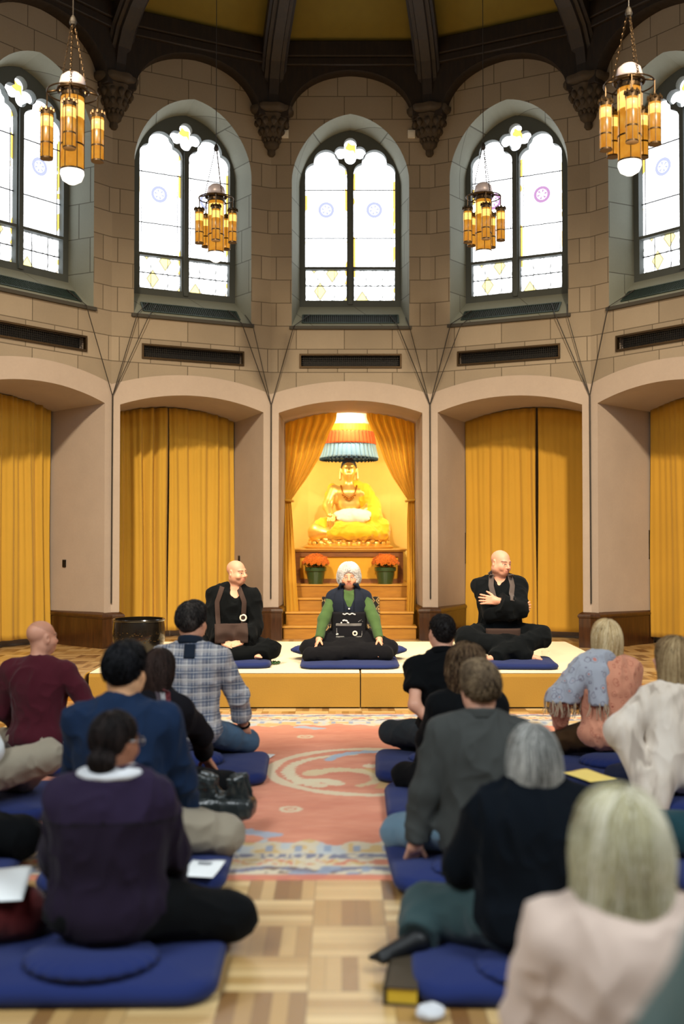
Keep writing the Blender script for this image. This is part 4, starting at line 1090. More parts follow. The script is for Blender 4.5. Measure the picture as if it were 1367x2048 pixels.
    def colour(s, brow=(70, 50, 40), iris=(60, 42, 30), stubble=0, scalp=None, lips=(186, 110, 96), flush=1.0, shoe=None):
        def fn(V, N):
            L = ((V-s.H) @ s.RH)/s.hk; x, y, z = np.abs(L[:, 0]), L[:, 1], L[:, 2]
            n = vnoise(V, (25, 25, 25), 3)[:, None]; c = s.skin*(1+.07*n)
            inh = (np.abs(L) < .16).all(1)
            def m(mask, col, wt): c[mask] = c[mask]*(1-wt)+V3(col)*wt
            cheek = np.exp(-(((x-.045)/.022)**2+((z+.03)/.02)**2))*(y > .03)*inh; nose = np.exp(-((x/.014)**2+((z+.027)/.014)**2))*(y > .085)*inh
            wv = np.clip(cheek+nose, 0, 1)[:, None]*.42*flush; c = c*(1-wv)+c*V3(1.05, .70, .66)*wv
            if scalp is not None: sc = inh & (z > .035-.5*(y-.02)) & (y < .085); m(sc & (z > -.05), s.skin*V3(scalp), .55)
            if stubble: m(inh & (y > -.01) & (z < -.035) & (z > -.13) & ~((x < .016) & (z > -.045)), s.skin*V3(.42, .38, .36), stubble)
            m(inh & (y > .055) & (x < .024+0*x) & (np.abs(z+.0605) < .0115) & (y > .084), srgb(*lips), .7)
            m(inh & (np.abs(z+.0607) < .0016) & (x < .027) & (y > .082), s.skin*.25, .8)
            arch = .0225+.006*(1-((x-.033)/.022)**2); m(inh & (y > .05) & (x > .011) & (x < .056) & (np.abs(z-arch) < .0048), srgb(*brow), .78)
            ey = ((x-.032)/.0145)**2+((z-.001)/.0062)**2 < 1; m(inh & (y > .07) & ey, srgb(236, 226, 216), .8)
            ir = ((x-.032)**2+(z-.0015)**2 < .0058**2); m(inh & (y > .07) & ir & ey, srgb(*iris), .95)
            lid = (((x-.032)/.0165)**2+((z-.002)/.0088)**2 < 1) & ~ey; m(inh & (y > .07) & lid & (z > .002), s.skin*.3, .6)
            m(inh & (y > .09) & (np.abs(x-.0075) < .0035) & (np.abs(z+.0365) < .003), s.skin*.25, .8)
            if shoe is not None: m((np.linalg.norm(V-s.a[1], axis=1) < .2) | (np.linalg.norm(V-s.a[-1], axis=1) < .2), srgb(*shoe), 1)
            return c
        return fn
    def body(s, male=True, feet=True, **kw):
        q = Sdf(.03); hk = {k_: kw.pop(k_) for k_ in ('smile', 'fat', 'ears') if k_ in kw}
        s.torso(q, -.010); 
        for i in (1, -1): s.arm(q, i, -.008, 0)
        s.legs(q, -.016)
        for i in (1, -1):
            t = unit(s.a[i]-s.k[i]); sd = unit(V3(t[0], t[1]*.4+.25*(1 if feet else 1), -.12)); q.cap(s.a[i], s.a[i]+sd*.13, .036, .026, k=.02); q.ell(s.a[i]-sd*.02+V3(0, 0, -.012), (.036, .036, .034), k=.02)
            tv = unit(np.cross(sd, V3(0, 0, 1)))
            for j in range(5): q.cap(s.a[i]+sd*.12+tv*(.026-.012*j), s.a[i]+sd*(.165-.006*j)+tv*(.030-.014*j), .012-.001*j, .0095-.001*j, k=.008)
        for i in (1, -1): s.hand(q, i, **s.hd.get(i, {}))
        s.head(q, male, **hk)
        s.bodyq = q
        return solid('body', q, s.res, SKINM, s.e, colfn=s.colour(**kw))
    def top(s, name, mat, e=.02, sleeve=.97, neck='crew', wr=None, seed=1, extra=None, es=None, hem=None, res=None, amp=.010, nr=.064, arms=(1, -1), cuff=None, fr=(9, 9, 6), colfn=None, cut=None, k=.035):
        q = Sdf(k); s.torso(q, e, .05); es = e if es is None else es
        for i in arms:
            if sleeve >= 0: s.arm(q, i, es, es*.75 if cuff is None else cuff, sleeve, True)
            else: q.cap(s.S[i], s.S[i]+(s.E[i]-s.S[i])*(-sleeve), .054+es, .048+es, flat=True)
        if extra: extra(q)
        nb = s.NB+s.u*.035
        if neck == 'crew': q.ell(nb+s.fw*.01, (nr, nr*1.02, .062), op='-', k=.008)
        elif neck == 'v':
            q.ell(nb+s.fw*.005, (nr, nr, .055), op='-', k=.008); q.chain([nb+s.fw*.04, s.NB-s.u*.05+s.fw*(.098*s.depth+e), s.NB-s.u*.13+s.fw*(.124*s.depth+e), s.NB-s.u*.18+s.fw*(.150*s.depth+e)], [.062, .058, .034, .006], '-', .006)
        elif neck == 'high': q.cap(s.NB-s.u*.01-s.fw*.012, s.NB+s.u*.045, nr+.012, nr+.004, k=.02, flat=True)
        if hem is not None: q.plane((0, 0, hem), (0, 0, -1), k=.012)
        if cut: cut(q)
        o, V, N, s.F = solid(name, q, res or max(.0075, s.res*1.3), mat, s.e, wrinkle(amp, seed, fr), colfn, keep=True)
        return o
    def bottom(s, mat, e=.014, name='trousers', t1=.94, seed=2, extra=None, amp=.010, res=None):
        q = Sdf(.045); s.legs(q, e, t1); q.ell(s.B+V3(0, 0, -.01), (.178*s.bulk+e*.5, .14*s.depth+e*.5, .092), k=.05)
        q.ell((0, .18, s.hs+.03), (.16, .12, .06), k=.06)
        if extra: extra(q)
        return solid(name, q, res or max(.0085, s.res*1.4), mat, s.e, wrinkle(amp, seed, (8, 8, 8)))
    # ---- things laid on a garment: points (x, z) in the person's frame dropped onto its front or back surface
    def surf(s, x, z, front=True):
        D, lo, h = s.F; i = int(round((x-lo[0])/h)); k = int(round((z-lo[2])/h)); i = min(max(i, 0), D.shape[0]-1); k = min(max(k, 0), D.shape[2]-1)
        col = D[i, :, k]; ins = np.where(col < 0)[0]
        if len(ins) == 0: return None
        j = ins[-1] if front else ins[0]; j2 = j+1 if front else j-1
        if 0 <= j2 < len(col): t = col[j]/(col[j]-col[j2]); return lo[1]+h*(j+(t if front else -t))
        return lo[1]+h*j
    def patch(s, name, P, mat, off=.006, front=True, thick=.006, flat=0.0):
        """P[i][j] = (x, z)"""
        Y = np.array([[s.surf(x, z, front) if s.surf(x, z, front) is not None else np.nan for x, z in r] for r in P], float)
        sg = 1 if front else -1
        if np.isnan(Y).any(): Y = np.where(np.isnan(Y), np.nanmean(Y), Y)
        for _ in range(2):
            Z = np.pad(Y, 1, mode='edge'); Y = sg*np.maximum(sg*Y, sg*(Z[:-2, 1:-1]+Z[2:, 1:-1]+Z[1:-1, :-2]+Z[1:-1, 2:])/4)
        if flat: Y = Y*(1-flat)+flat*(sg*np.max(sg*Y))
        m = MB(); m.grid([[(P[i][j][0], Y[i][j]+sg*off, P[i][j][1]) for j in range(len(P[0]))] for i in range(len(P))])
        return m.build(name, mat, s.e, smooth=True, solid=thick)
    def strap(s, name, pts, wd, mat, off=.007, front=True, n=24, thick=.007):
        pts = np.array(pts, float); d = np.r_[0, np.cumsum(np.linalg.norm(np.diff(pts, axis=0), axis=1))]; t = np.linspace(0, d[-1], n)
        c = np.stack([np.interp(t, d, pts[:, 0]), np.interp(t, d, pts[:, 1])], 1); tg = np.gradient(c, axis=0); tg /= np.linalg.norm(tg, axis=1)[:, None]; nn_ = np.stack([-tg[:, 1], tg[:, 0]], 1)
        ws = wd if isinstance(wd, (list, tuple)) else [wd, wd]; ww = np.interp(t, [0, d[-1]], ws)
        return s.patch(name, [[tuple(c[i]+nn_[i]*ww[i]*u) for u in (-.5, -.25, 0, .25, .5)] for i in range(n)], mat, off, front, thick)
    # ---- hair
    def hair(s, style, pal, n=900, seed=1, res=None, vol=1.0, width=.0055, length=None, lows=None, curls=0, rounded=False):
        q = Sdf(.025); R, h, k = s.RH, s.hl, s.hk
        E = lambda c, r, op='+', kk=.02: q.ell(h(c), V3(r)*k, R, op, kk)
        up = s.RH @ V3(0, 0, 1); pal = [V3(srgb(*c)) for c in pal]
        crown = h((0, -.045, .12)); cut = None; _w1 = wrinkle(.006, seed, (60, 60, 14), .5); _w2 = wrinkle(.016, seed+2, (17, 17, 5), .5); disp = lambda V, N: np.minimum(.0005, _w1(V, N)+(_w2(V, N)-.004 if style in ('bob', 'long') else -.001)); curl = curls
        if style == 'short':
            E((0, -.018, .040), (.084*vol, .105*vol, .088*vol)); E((0, -.042, .0), (.073*vol, .070*vol, .070), kk=.03); E((0, .03, .085), (.065*vol, .065, .045*vol), kk=.03)
            E((0, .115, -.035), (.095, .075, .095), '-', .012); q.plane(h((0, -.05, -.056)), s.RH @ V3(0, .25, -1), k=.01)
            for e in (-1, 1): E((e*.090, .022, -.040), (.03, .048, .05), '-', .010)
            L = .045 if length is None else length
        elif style == 'crop':
            E((0, -.016, .036), (.083, .104, .089)); E((0, -.05, -.01), (.068, .062, .065), kk=.03); E((0, .118, -.03), (.095, .078, .10), '-', .012); q.plane(h((0, -.05, -.062)), s.RH @ V3(0, .25, -1), k=.01)
            for e in (-1, 1): E((e*.088, .02, -.040), (.028, .045, .055), '-', .010)
            L = .02
        elif style == 'bob':
            E((0, -.018, .040), (.090*vol, .110*vol, .092*vol)); zl = -.12 if lows is None else lows
            E((0, -.030, -.030), (.104*vol, .100*vol, .085), kk=.05); E((0, -.028, (zl-.03)*.62), (.108*vol, .096*vol, abs(zl)*.62), kk=.05)
            E((0, .135, -.055), (.078, .10, .125), '-', .02); L = .30
            if not rounded: q.plane(h((0, 0, zl)), s.RH @ V3(0, .1, -1), k=.012)
        elif style == 'long':
            E((0, -.018, .040), (.087*vol, .107*vol, .09*vol)); zl = -.20 if lows is None else lows
            E((0, -.035, -.04), (.090*vol, .088*vol, .09), kk=.05); q.cap(h((-.03, -.045, -.05)), h((-.045, -.06, zl+.03)), .062*vol*k, .045*vol*k, k=.04); q.cap(h((.03, -.045, -.05)), h((.045, -.06, zl+.03)), .062*vol*k, .045*vol*k, k=.04)
            E((0, .130, -.055), (.080, .095, .14), '-', .02); L = .40
        elif style == 'curly':
            E((0, -.018, .045), (.100*vol, .112*vol, .098*vol)); E((0, -.03, -.02), (.112*vol, .095*vol, .085*vol), kk=.04)
            E((0, .137, -.034), (.076, .104, .116), '-', .02); q.plane(h((0, 0, -.085)), s.RH @ V3(0, 0, -1), k=.02)
            disp = lambda V, N: .013*(.6-np.abs(vnoise(V, (62, 62, 62), seed)))+.007*(.5-np.abs(vnoise(V, (120, 120, 120), seed+3))); L = .07; curl = .006
        elif style == 'bun':
            E((0, -.018, .040), (.082, .103, .087)); E((0, -.045, -.01), (.075, .068, .07), kk=.03); E((0, .118, -.04), (.09, .075, .10), '-', .012); q.plane(h((0, -.05, -.075)), s.RH @ V3(0, .4, -1), k=.01)
            for e in (-1, 1): E((e*.090, .02, -.045), (.03, .042, .05), '-', .010)
            E((.035, -.100, -.078), (.060, .048, .050), kk=.012); L = .10
        def colf(V, N):
            L_ = (V-s.H) @ s.RH; t = np.clip(.5+.45*vnoise(L_, (90, 90, 16), seed)+.4*vnoise(L_, (24, 24, 6), seed+1), 0, 1); return pal[0]+(pal[-1]-pal[0])*t[:, None]
        o, V, N, (D, lo, hh) = solid('hair', q, res or .005, HAIRM, s.e, disp, colf, keep=True)
        if n == 0 or len(V) == 0: return o
        r2 = np.random.default_rng(seed); G = np.stack(np.gradient(D, hh), -1)
        def smp(A, p):
            u = np.clip((p-lo)/hh, 0, np.array(D.shape)-1.001); i = u.astype(int); f = u-i; out = 0
            for a in (0, 1):
                for b in (0, 1):
                    for c in (0, 1):
                        wt = (f[:, 0] if a else 1-f[:, 0])*(f[:, 1] if b else 1-f[:, 1])*(f[:, 2] if c else 1-f[:, 2]); v = A[i[:, 0]+a, i[:, 1]+b, i[:, 2]+c]
                        out = out+(wt[:, None]*v if v.ndim > 1 else wt*v)
            return out
        Lc = ((V-s.H) @ s.RH)/s.hk
        wgt = ((N @ up > -.3) & ~((Lc[:, 1] > .035) & (Lc[:, 2] < .085))).astype(float)*(.25+np.clip(Lc[:, 2]+.06, 0, .2)*4); pick = r2.choice(len(V), n, p=wgt/wgt.sum())
        p = V[pick].copy(); steps = 9; st = L*r2.uniform(.6, 1.1, n)/steps; off = r2.uniform(.0005, .0045, n)*(1.6 if style in ('curly', 'short') else 1); bend = r2.normal(0, .22, (n, 3)); pts = []
        ph = r2.uniform(0, 6.28, n)
        for a in range(steps+1):
            g = smp(G, p); g /= np.maximum(1e-6, np.linalg.norm(g, axis=1))[:, None]; d0 = smp(D, p); lz = ((p-s.H) @ s.RH)[:, 2]/s.hk; p = p-g*((d0-off)*(np.clip((lz-zl-.004)/.03, 0, 1) if style in ('bob', 'long') else 1))[:, None]
            q2 = p.copy()
            if curl: tt = np.cross(g, up); q2 = q2+tt*(curl*np.sin(ph+a*1.5))[:, None]+g*(curl*(1+np.cos(ph+a*1.9)))[:, None]
            pts.append(q2)
            aw = p-crown; aw = aw-np.outer(aw @ up, up); ln = np.linalg.norm(aw, axis=1)[:, None]
            dr = aw/np.maximum(ln, 1e-4)*np.clip(1.2-ln*9, .05, 1.2)-up*np.clip(ln*9, .25, 1)+bend*(.5 if style in ('bob', 'long', 'bun') else 1.3)
            if style == 'short': dr = dr+s.RH @ V3(0, .35, 0)
            dr = dr-g*(dr*g).sum(1)[:, None]; dr /= np.maximum(1e-6, np.linalg.norm(dr, axis=1))[:, None]; p = p+dr*(st*((lz > zl-.012) if style in ('bob', 'long') else 1))[:, None]
        P = np.stack(pts, 1); T = np.gradient(P, axis=1); T /= np.maximum(1e-9, np.linalg.norm(T, axis=2))[..., None]
        up3 = unit(V3(.3, .2, .9)); A = np.cross(T, up3); A /= np.maximum(1e-6, np.linalg.norm(A, axis=2))[..., None]; Bn = np.cross(T, A)
        wr_ = width*np.sin(np.linspace(.35, PI*.97, steps+1))**.7*.5
        VV = []; 
        for j in range(3):
            th = 2*PI*j/3; VV.append(P+(A*math.cos(th)+Bn*math.sin(th))*wr_[None, :, None])
        VV = np.stack(VV, 2); nv = (steps+1)*3; base = (np.arange(n)*nv)[:, None, None]; i0 = (np.arange(steps)*3)[None, :, None]; j = np.arange(3)[None, None, :]; j2 = (j+1) % 3
        Q = np.stack([base+i0+j, base+i0+j2, base+i0+3+j2, base+i0+3+j], -1).reshape(-1, 4)
        tone = np.clip(.5+.26*r2.normal(size=n)+.5*vnoise(((V[pick]-s.H) @ s.RH), (26, 26, 5), seed+9), 0, .999)*(len(pal)-1); ti = tone.astype(int); tf = (tone-ti)[:, None]; pa = np.array(pal); c = pa[ti]*(1-tf)+pa[np.minimum(ti+1, len(pal)-1)]*tf
        lk = mesh_np('hair_locks', VV.reshape(-1, 3), Q, HAIRM, o, np.repeat(c, nv, 0)); lk['kind'] = 'stuff'
        return o
    def ring(s, name, mat, r=.066, h0=.0, h1=.045, tilt=12, thick=.008, open_=0):
        """stand-up or turned collar round the neck"""
        P = []; R = rotm(s.r, tilt)
        c = s.NB+s.u*.0-s.fw*.008
        for a in range(4):
            t = a/3; row = []
            for q_ in range(33):
                th = -PI/2+open_+(2*PI-2*open_)*q_/32 if open_ else 2*PI*q_/32
                rr = r*(1+.10*(1-t)); v = s.r*math.cos(th+PI)*rr*1.05+s.fw*(-math.sin(th+PI) if open_ else math.sin(th))*rr
                row.append(tuple(c+v+s.u*(h0+(h1-h0)*t)-s.u*(np.dot(v, s.fw))*.25))
            P.append(row)
        m = MB(); m.grid(P); return m.build(name, mat, s.e, smooth=True, solid=thick)

# ------------------------------------------------------------------ cushions: one of each kind, then copies
NAVY = cloth('navy_cotton_cushion', srgb(28, 42, 96), .9, .2, sheen=.1)
def make_mat():
    q = Sdf(.02); hx, hy_, rr, hz, rz_ = .40, .36, .12, .034, .031
    def fn(p):
        a = np.abs(p[..., 0])-(hx-rr); b = np.abs(p[..., 1])-(hy_-rr); d2 = np.sqrt(np.maximum(a, 0)**2+np.maximum(b, 0)**2)+np.minimum(np.maximum(a, b), 0)-rr
        x = d2+rz_; z = np.abs(p[..., 2]-.036)-(hz-rz_); return np.sqrt(np.maximum(x, 0)**2+np.maximum(z, 0)**2)+np.minimum(np.maximum(x, z), 0)-rz_
    q.add('m', '+', 0, (-.42, -.38, -.01), (.42, .38, .08), fn)
    def puff(V, N):
        e = np.minimum(.40-np.abs(V[:, 0]), .36-np.abs(V[:, 1])); return (.022*np.clip(e/.2, 0, 1)**.6-.008)*np.clip(N[:, 2], 0, 1)+.004*vnoise(V, (7, 7, 7), 5)*(N[:, 2] > .2)
    o = solid('floor_mat', q, .012, NAVY, None, puff)
    return o
def make_zafu():
    m = MB(); prof = [(.001, .0), (.12, .0), (.165, .012), (.19, .045), (.192, .075), (.175, .115), (.13, .138), (.05, .146), (.001, .147)]
    m.lathe(prof, 96, 0, None, .025, 24); o = m.build('round_cushion', NAVY, smooth=True); return o
_mat, _zafu = make_mat(), make_zafu(); _used = {}
def cushion(kind, x, y, z, lab, rz=0, sc=(1, 1, 1)):
    src = _mat if kind == 'mat' else _zafu
    o = src if kind not in _used else src.copy()
    if kind in _used: COL.objects.link(o)
    _used[kind] = 1
    o.location = (x, y, z); o.rotation_euler = (0, 0, rad(rz)); o.scale = sc
    return setp(o, lab, 'cushion', 'navy floor mats' if kind == 'mat' else 'round navy cushions')
# ------------------------------------------------------------------ the three people on the platform
ROBE = cloth('black_robe', srgb(12, 15, 17), .9, .3); ROBE2 = cloth('black_jacket', srgb(14, 18, 21), .9, .3)
BROWN = cloth('brown_silk', srgb(66, 50, 44), .8, .2); TAUPE = cloth('taupe_silk', srgb(92, 82, 78), .8, .2)
IVORY = plain('ivory_ring', srgb(232, 222, 200), .35)
DZ = DH+.003
cushion('mat', -1.02, 9.47, DZ, 'navy floor mat under the smiling man on the platform', 4, (.92, .95, .75))
A = Person('smiling shaven-headed man in black robe with brown bib, cross-legged on the platform', -1.05, 9.62, DZ, 189, hs=.115, sh=.845, sw=.205, lean=3, side=-5, hy=46, hp=4, hr=4,
           wR=(.085, .26, .215), wL=(-.105, .25, .215), eR=(.9, -.45, -.5), eL=(-.9, -.45, -.5), kR=(.37, .22, .14), kL=(-.37, .22, .14), aR=(-.12, .27, .10), aL=(.10, .33, .085), bulk=1.06,
           skin=(226, 168, 136), res=.0045, hands={1: dict(d=(-.85, .35, -.25), palm=(.1, -.6, -.8), curl=.45), -1: dict(d=(.85, .30, -.2), palm=(0, -.5, -.85), curl=.5)})
A.body(smile=1, fat=.006, stubble=.38, scalp=(.74, .74, .80), brow=(90, 66, 50))
def wide_sleeves(P, r=.05):
    def f(q):
        for i in (1, -1):
            e, w_ = P.E[i], P.Wr[i]; q.cap(e+(w_-e)*.15, e+(w_-e)*.88, .065, .085+r*.4, k=.03, flat=True); q.cap(e+V3(0, 0, -.04), e+(w_-e)*.8+V3(0, 0, -.06), .05, .045+r*.3, k=.04)
    return f
A.top('robe', ROBE, .026, .86, 'v', seed=3, extra=wide_sleeves(A), amp=.020)
A.bottom(ROBE, .02, 'robe_skirt', .93, 4, amp=.018)
zc = lambda P, t: P.B[2]+t
def brown_bib(P, mat, w_=.15, z0=.02, z1=.20, ztop=.50, xs=.085, xo=0.0):
    P.patch('bib', [[(xo+w_*u, zc(P, z0+(z1-z0)*t)) for u in np.linspace(-1, 1, 15)] for t in np.linspace(0, 1, 9)], mat, .020, True, .008, .3)
    for i in (1, -1): P.strap('strap', [(xo*.6+i*.075, zc(P, ztop)), (xo*.8+i*xs*1.08, zc(P, .36)), (xo+i*xs, zc(P, z1-.01))], .044, mat, .019)
brown_bib(A, BROWN, .15, .0, .17, .50, .115)
def ring_on(P, x, z, r, t, mat):
    y = P.surf(x, z)+.024; m = MB(); m.tube([(x+r*math.cos(2*PI*k/24), y, z+r*math.sin(2*PI*k/24)) for k in range(25)], t, 8, cap=False); m.build('ring', mat, P.e, smooth=True)
ring_on(A, -.115, zc(A, .215), .027, .0085, IVORY)

cushion('round', .065, 9.87, DZ+.044, 'wide violet-blue cushion under the white-haired woman, showing at both her sides', 0, (2.85, 1.35, .70))
cushion('mat', .07, 9.55, DZ, 'thin navy floor mat under the white-haired woman on the platform', 0, (1.12, 1.28, .58))
Bp = Person('curly white-haired woman in green sleeves, navy vest and black bib on the platform', .066, 9.80, DZ, 180, hs=.15, sh=.745, sw=.165, lean=4, hy=0, hp=3,
            wR=(.285, .27, .205), wL=(-.285, .27, .205), eR=(1, -.25, -.2), eL=(-1, -.25, -.2), kR=(.37, .24, .135), kL=(-.37, .24, .135), aR=(-.12, .33, .10), aL=(.14, .38, .09), bulk=.98,
            skin=(222, 160, 128), res=.0045, hands={1: dict(d=(.38, .62, -.62), palm=(-.1, .5, -.9), curl=.16, spread=.3), -1: dict(d=(-.38, .62, -.62), palm=(.1, .5, -.9), curl=.16, spread=.3)}, hscale=1.09, neck=.82)
Bp.body(False, feet=True, smile=.35, brow=(150, 120, 100), lips=(176, 92, 84), flush=1.2)
Bp.top('green_shirt', cloth('green_knit', srgb(76, 104, 58), .85, .25, sheen=.1), .012, .97, 'crew', seed=5, amp=.008, nr=.074)
VEST = cloth('navy_denim', srgb(26, 33, 48), .9, .2)
Bp.top('vest', VEST, .026, .0, 'v', seed=6, arms=(), amp=.006, extra=lambda q: [q.cap(Bp.S[i], Bp.S[i]+(Bp.E[i]-Bp.S[i])*.10, .072, .066) for i in (1, -1)])
Bp.bottom(cloth('black_trousers', (.008, .008, .010), .9, .3), .022, t1=1.0, seed=6, extra=lambda q: [q.cap(Bp.a[i], Bp.a[i]+V3(-i*.21, .02, .0), .076, .076, k=.04) for i in (1, -1)])
for i in (1, -1):
    Bp.strap('collar', [(i*.062, zc(Bp, .50)), (i*.088, zc(Bp, .40)), (i*.110, zc(Bp, .23))], [.050, .12], VEST, .014)
BIB = cloth('black_bib', (.012, .012, .015), .85, .3)
Bp.patch('bib', [[(.150*u*(1+.02*t), zc(Bp, -.035+.27*t)) for u in np.linspace(-1, 1, 15)] for t in np.linspace(0, 1, 11)], BIB, .016, True, .008, .35)
WHITE_T = plain('white_thread', (.80, .78, .74), .7)
def bib_y(x, z): return Bp.surf(x, z)+.030
Fy = max(Bp.surf(x_, zc(Bp, z_)) for x_ in (-.12, 0, .12) for z_ in (-.01, .10, .21))+.016
def marks(name, pts, r, mat):
    m = MB()
    for x_, z_ in pts: m.lathe([(.001, -r), (r*.7, -r*.7), (r, 0), (r*.7, r*.7), (.001, r)], 8, 0, Matrix.Translation((-x_, min(Fy, bib_y(-x_, zc(Bp, z_-.07))+.004), zc(Bp, z_-.07))))
    return setp(m.build(name, mat, Bp.e), kind='stuff')
zig = [(x_, z_+.006*(k % 2)) for z_ in (.060, .072, .178, .190) for k, x_ in enumerate(np.linspace(-.12, .13, 34))]
marks('stitching', zig+[(-.115, .10+.012*k) for k in range(5)]+[(.12, .09+.011*k) for k in range(7)]+[(.09+.012*k, .215+.008*(k % 3)) for k in range(4)], .0028, WHITE_T)
marks('white_badges', [(-.055, .225), (-.03, .225), (-.02, .222), (-.072, .205), (-.012, .207), (-.006, .205), (-.045, .228), (-.115, .095), (-.107, .098)], .008, WHITE_T)
marks('white_lettering', [(-.055+.010*k, .287-.005*math.sin(k*1.3)) for k in range(12)], .0062, WHITE_T)
marks('buttons', [(.0, .335), (-.05, .018), (.14, -.005), (-.11, -.03)], .0085, WHITE_T)
def ring2(x, z, r, t): 
    y = min(Fy+.004, bib_y(-x, zc(Bp, z-.07))+.012); m = MB(); m.tube([(-x+r*math.cos(2*PI*k/20), y, zc(Bp, z-.07)+r*math.sin(2*PI*k/20)) for k in range(21)], t, 8, cap=False); m.build('ring', IVORY, Bp.e, smooth=True)
ring2(.055, .105, .018, .0075)
Bp.hair('curly', [(216, 212, 208), (236, 234, 230), (248, 246, 244)], 1800, 4, .005, 1.0, .0032)

cushion('mat', 1.56, 9.40, DZ, 'navy floor mat under the man with crossed arms on the platform', -3, (.95, .92, .75))
cushion('round', 1.50, 9.84, DZ+.052, 'round navy cushion hidden under the man with crossed arms', 0, (1, .8, .72))
C_ = Person('bald older man in black jacket with crossed arms, sitting on the platform looking aside', 1.49, 9.72, DZ, 180, hs=.19, sh=.855, sw=.205, lean=2, hy=34, hp=9, hr=-2,
            wL=(.065, .265, .585), wR=(-.12, .235, .515), eL=(-1, .1, -.75), eR=(1, .1, -.75), kR=(.36, .22, .255), kL=(-.36, .22, .265), aR=(-.17, .34, .085), aL=(.08, .40, .085), bulk=1.14, depth=1.08,
            skin=(220, 160, 132), res=.0045, hands={-1: dict(d=(.93, .02, .10), palm=(-.05, -1, -.1), curl=.16, spread=.15), 1: dict(d=(-.9, -.2, .1), palm=(0, -1, 0), curl=.4)}, hscale=1.06, neck=1.12)
C_.body(fat=.012, stubble=.15, scalp=(.86, .88, .92), brow=(86, 66, 58), smile=-.3)
C_.top('jacket', ROBE2, .030, .90, 'v', seed=8, amp=.020, extra=wide_sleeves(C_, .02), nr=.07)
C_.bottom(ROBE2, .024, 'trousers', .97, 9, amp=.018, extra=lambda q: [q.cap(C_.k[i]+V3(0, 0, -.03), C_.a[i]+V3(0, 0, .02), .08, .075, k=.03) for i in (1, -1)])
for i in (1, -1): C_.strap('strap', [(i*.085, zc(C_, .535)), (i*.10, zc(C_, .43)), (i*.075, zc(C_, .30))], [.045, .05], TAUPE, .012)
C_.strap('collar', [(.095, zc(C_, .53)), (.06, zc(C_, .56)), (-.06, zc(C_, .56)), (-.095, zc(C_, .53))], .03, TAUPE, .01, False)
C_.patch('bib', [[(.16*u, zc(C_, -.075+.115*t)) for u in np.linspace(-1, 1, 13)] for t in np.linspace(0, 1, 6)], BROWN, .05, True, .008, .6)
w0 = C_.Wr[-1]; dW = unit(C_.Wr[-1]-C_.E[-1]); Rw = frame(dW)
for off, mat, nm in ((-.028, plain('dark_wood_bead', srgb(60, 34, 24), .4), 'bead_bracelet'), (-.050, plain('steel_watch', srgb(170, 150, 110), .3, .6), 'wristwatch')):
    m = MB()
    if nm == 'bead_bracelet':
        for q in range(14):
            th = 2*PI*q/14; m.lathe([(.001, -.0062), (.0055, -.003), (.0062, 0), (.0055, .003), (.001, .0062)], 8, 0, Matrix.Translation(w0+dW*off+Rw @ V3(.037*math.cos(th), .034*math.sin(th), 0)))
    else: m.tube([w0+dW*off+Rw @ V3(.037*math.cos(2*PI*q/20), .034*math.sin(2*PI*q/20), 0) for q in range(21)], .007, 8)
    m.build(nm, mat, C_.e, smooth=True)

# ------------------------------------------------------------------ the seated audience
KH = cloth('khaki_twill', srgb(150, 140, 122), .9, .15); BLK = cloth('black_cotton', srgb(11, 13, 15), .9, .3); JEAN = cloth('blue_denim', srgb(70, 98, 124), .9, .25, 12)
RUGZ = .014
def seat(x, y, lab, hs_top=.17, zafu=True, mx=None, my=None, rz=0, z=RUGZ, msc=(1, 1, 1)):
    cushion('mat', mx if mx is not None else x, my if my is not None else y+.1, z, 'navy floor mat under '+lab, rz, msc)
    if zafu: cushion('round', x, y-.085, z+.066, 'round navy cushion under '+lab, rz*3, (1.15, .85, max(.2, (hs_top-.018-z-.066)/.147)))
# plaid shirt man
def plaid():
    m = NT('plaid_cotton'); tc = m.n('ShaderNodeTexCoord'); sep = m.n('ShaderNodeSeparateXYZ'); m.l(tc.outputs['Object'], sep.inputs[0])
    u = m.math('ADD', sep.outputs[0], 5.0); v = m.math('ADD', sep.outputs[2], 5.0)
    def band(c, per, a, b): f = m.math('FRACT', m.math('DIVIDE', c, per)); return m.math('MULTIPLY', m.math('GREATER_THAN', f, a), m.math('LESS_THAN', f, b))
    col = (0.30, .30, .33)
    for c in (u, v):
        col = m.mix(m.math('MULTIPLY', band(c, .088, .05, .36), .55), col, srgb(40, 62, 92))
        col = m.mix(m.math('MULTIPLY', band(c, .088, .52, .78), .45), col, srgb(186, 178, 172))
        col = m.mix(m.math('MULTIPLY', band(c, .044, .42, .50), .75), col, srgb(226, 222, 214))
        col = m.mix(m.math('MULTIPLY', band(c, .088, .86, .90), .6), col, srgb(30, 44, 70))
    n = m.noise(m.coord(), 260, 2); m.color(m.mix(m.math('MULTIPLY', n, .3), col, (.05, .055, .07))); m.bump(n, .15, .003); return m.set(.9, sheen=.1)
PLAID = plaid()
seat(-.95, 6.42, 'the man in the plaid shirt', .185, True, -.86, 6.42, 2)
P5 = Person('dark-haired man in blue and white plaid shirt sitting on the rug, seen from behind', -.955, 6.46, 0, 2, hs=.185, sh=.885, sw=.20, lean=5, hy=-24, hp=0, twist=-6,
            wR=(.33, .20, .245), wL=(-.30, .20, .24), eR=(1, -.6, .15), eL=(-1, -.5, .1), kR=(.34, .27, .15), kL=(-.34, .27, .15), bulk=1.04, skin=(206, 150, 122), hands={1: dict(d=(.1, .6, -.7), curl=.3), -1: dict(d=(-.1, .6, -.7), curl=.3)})
P5.body(brow=(40, 32, 28))
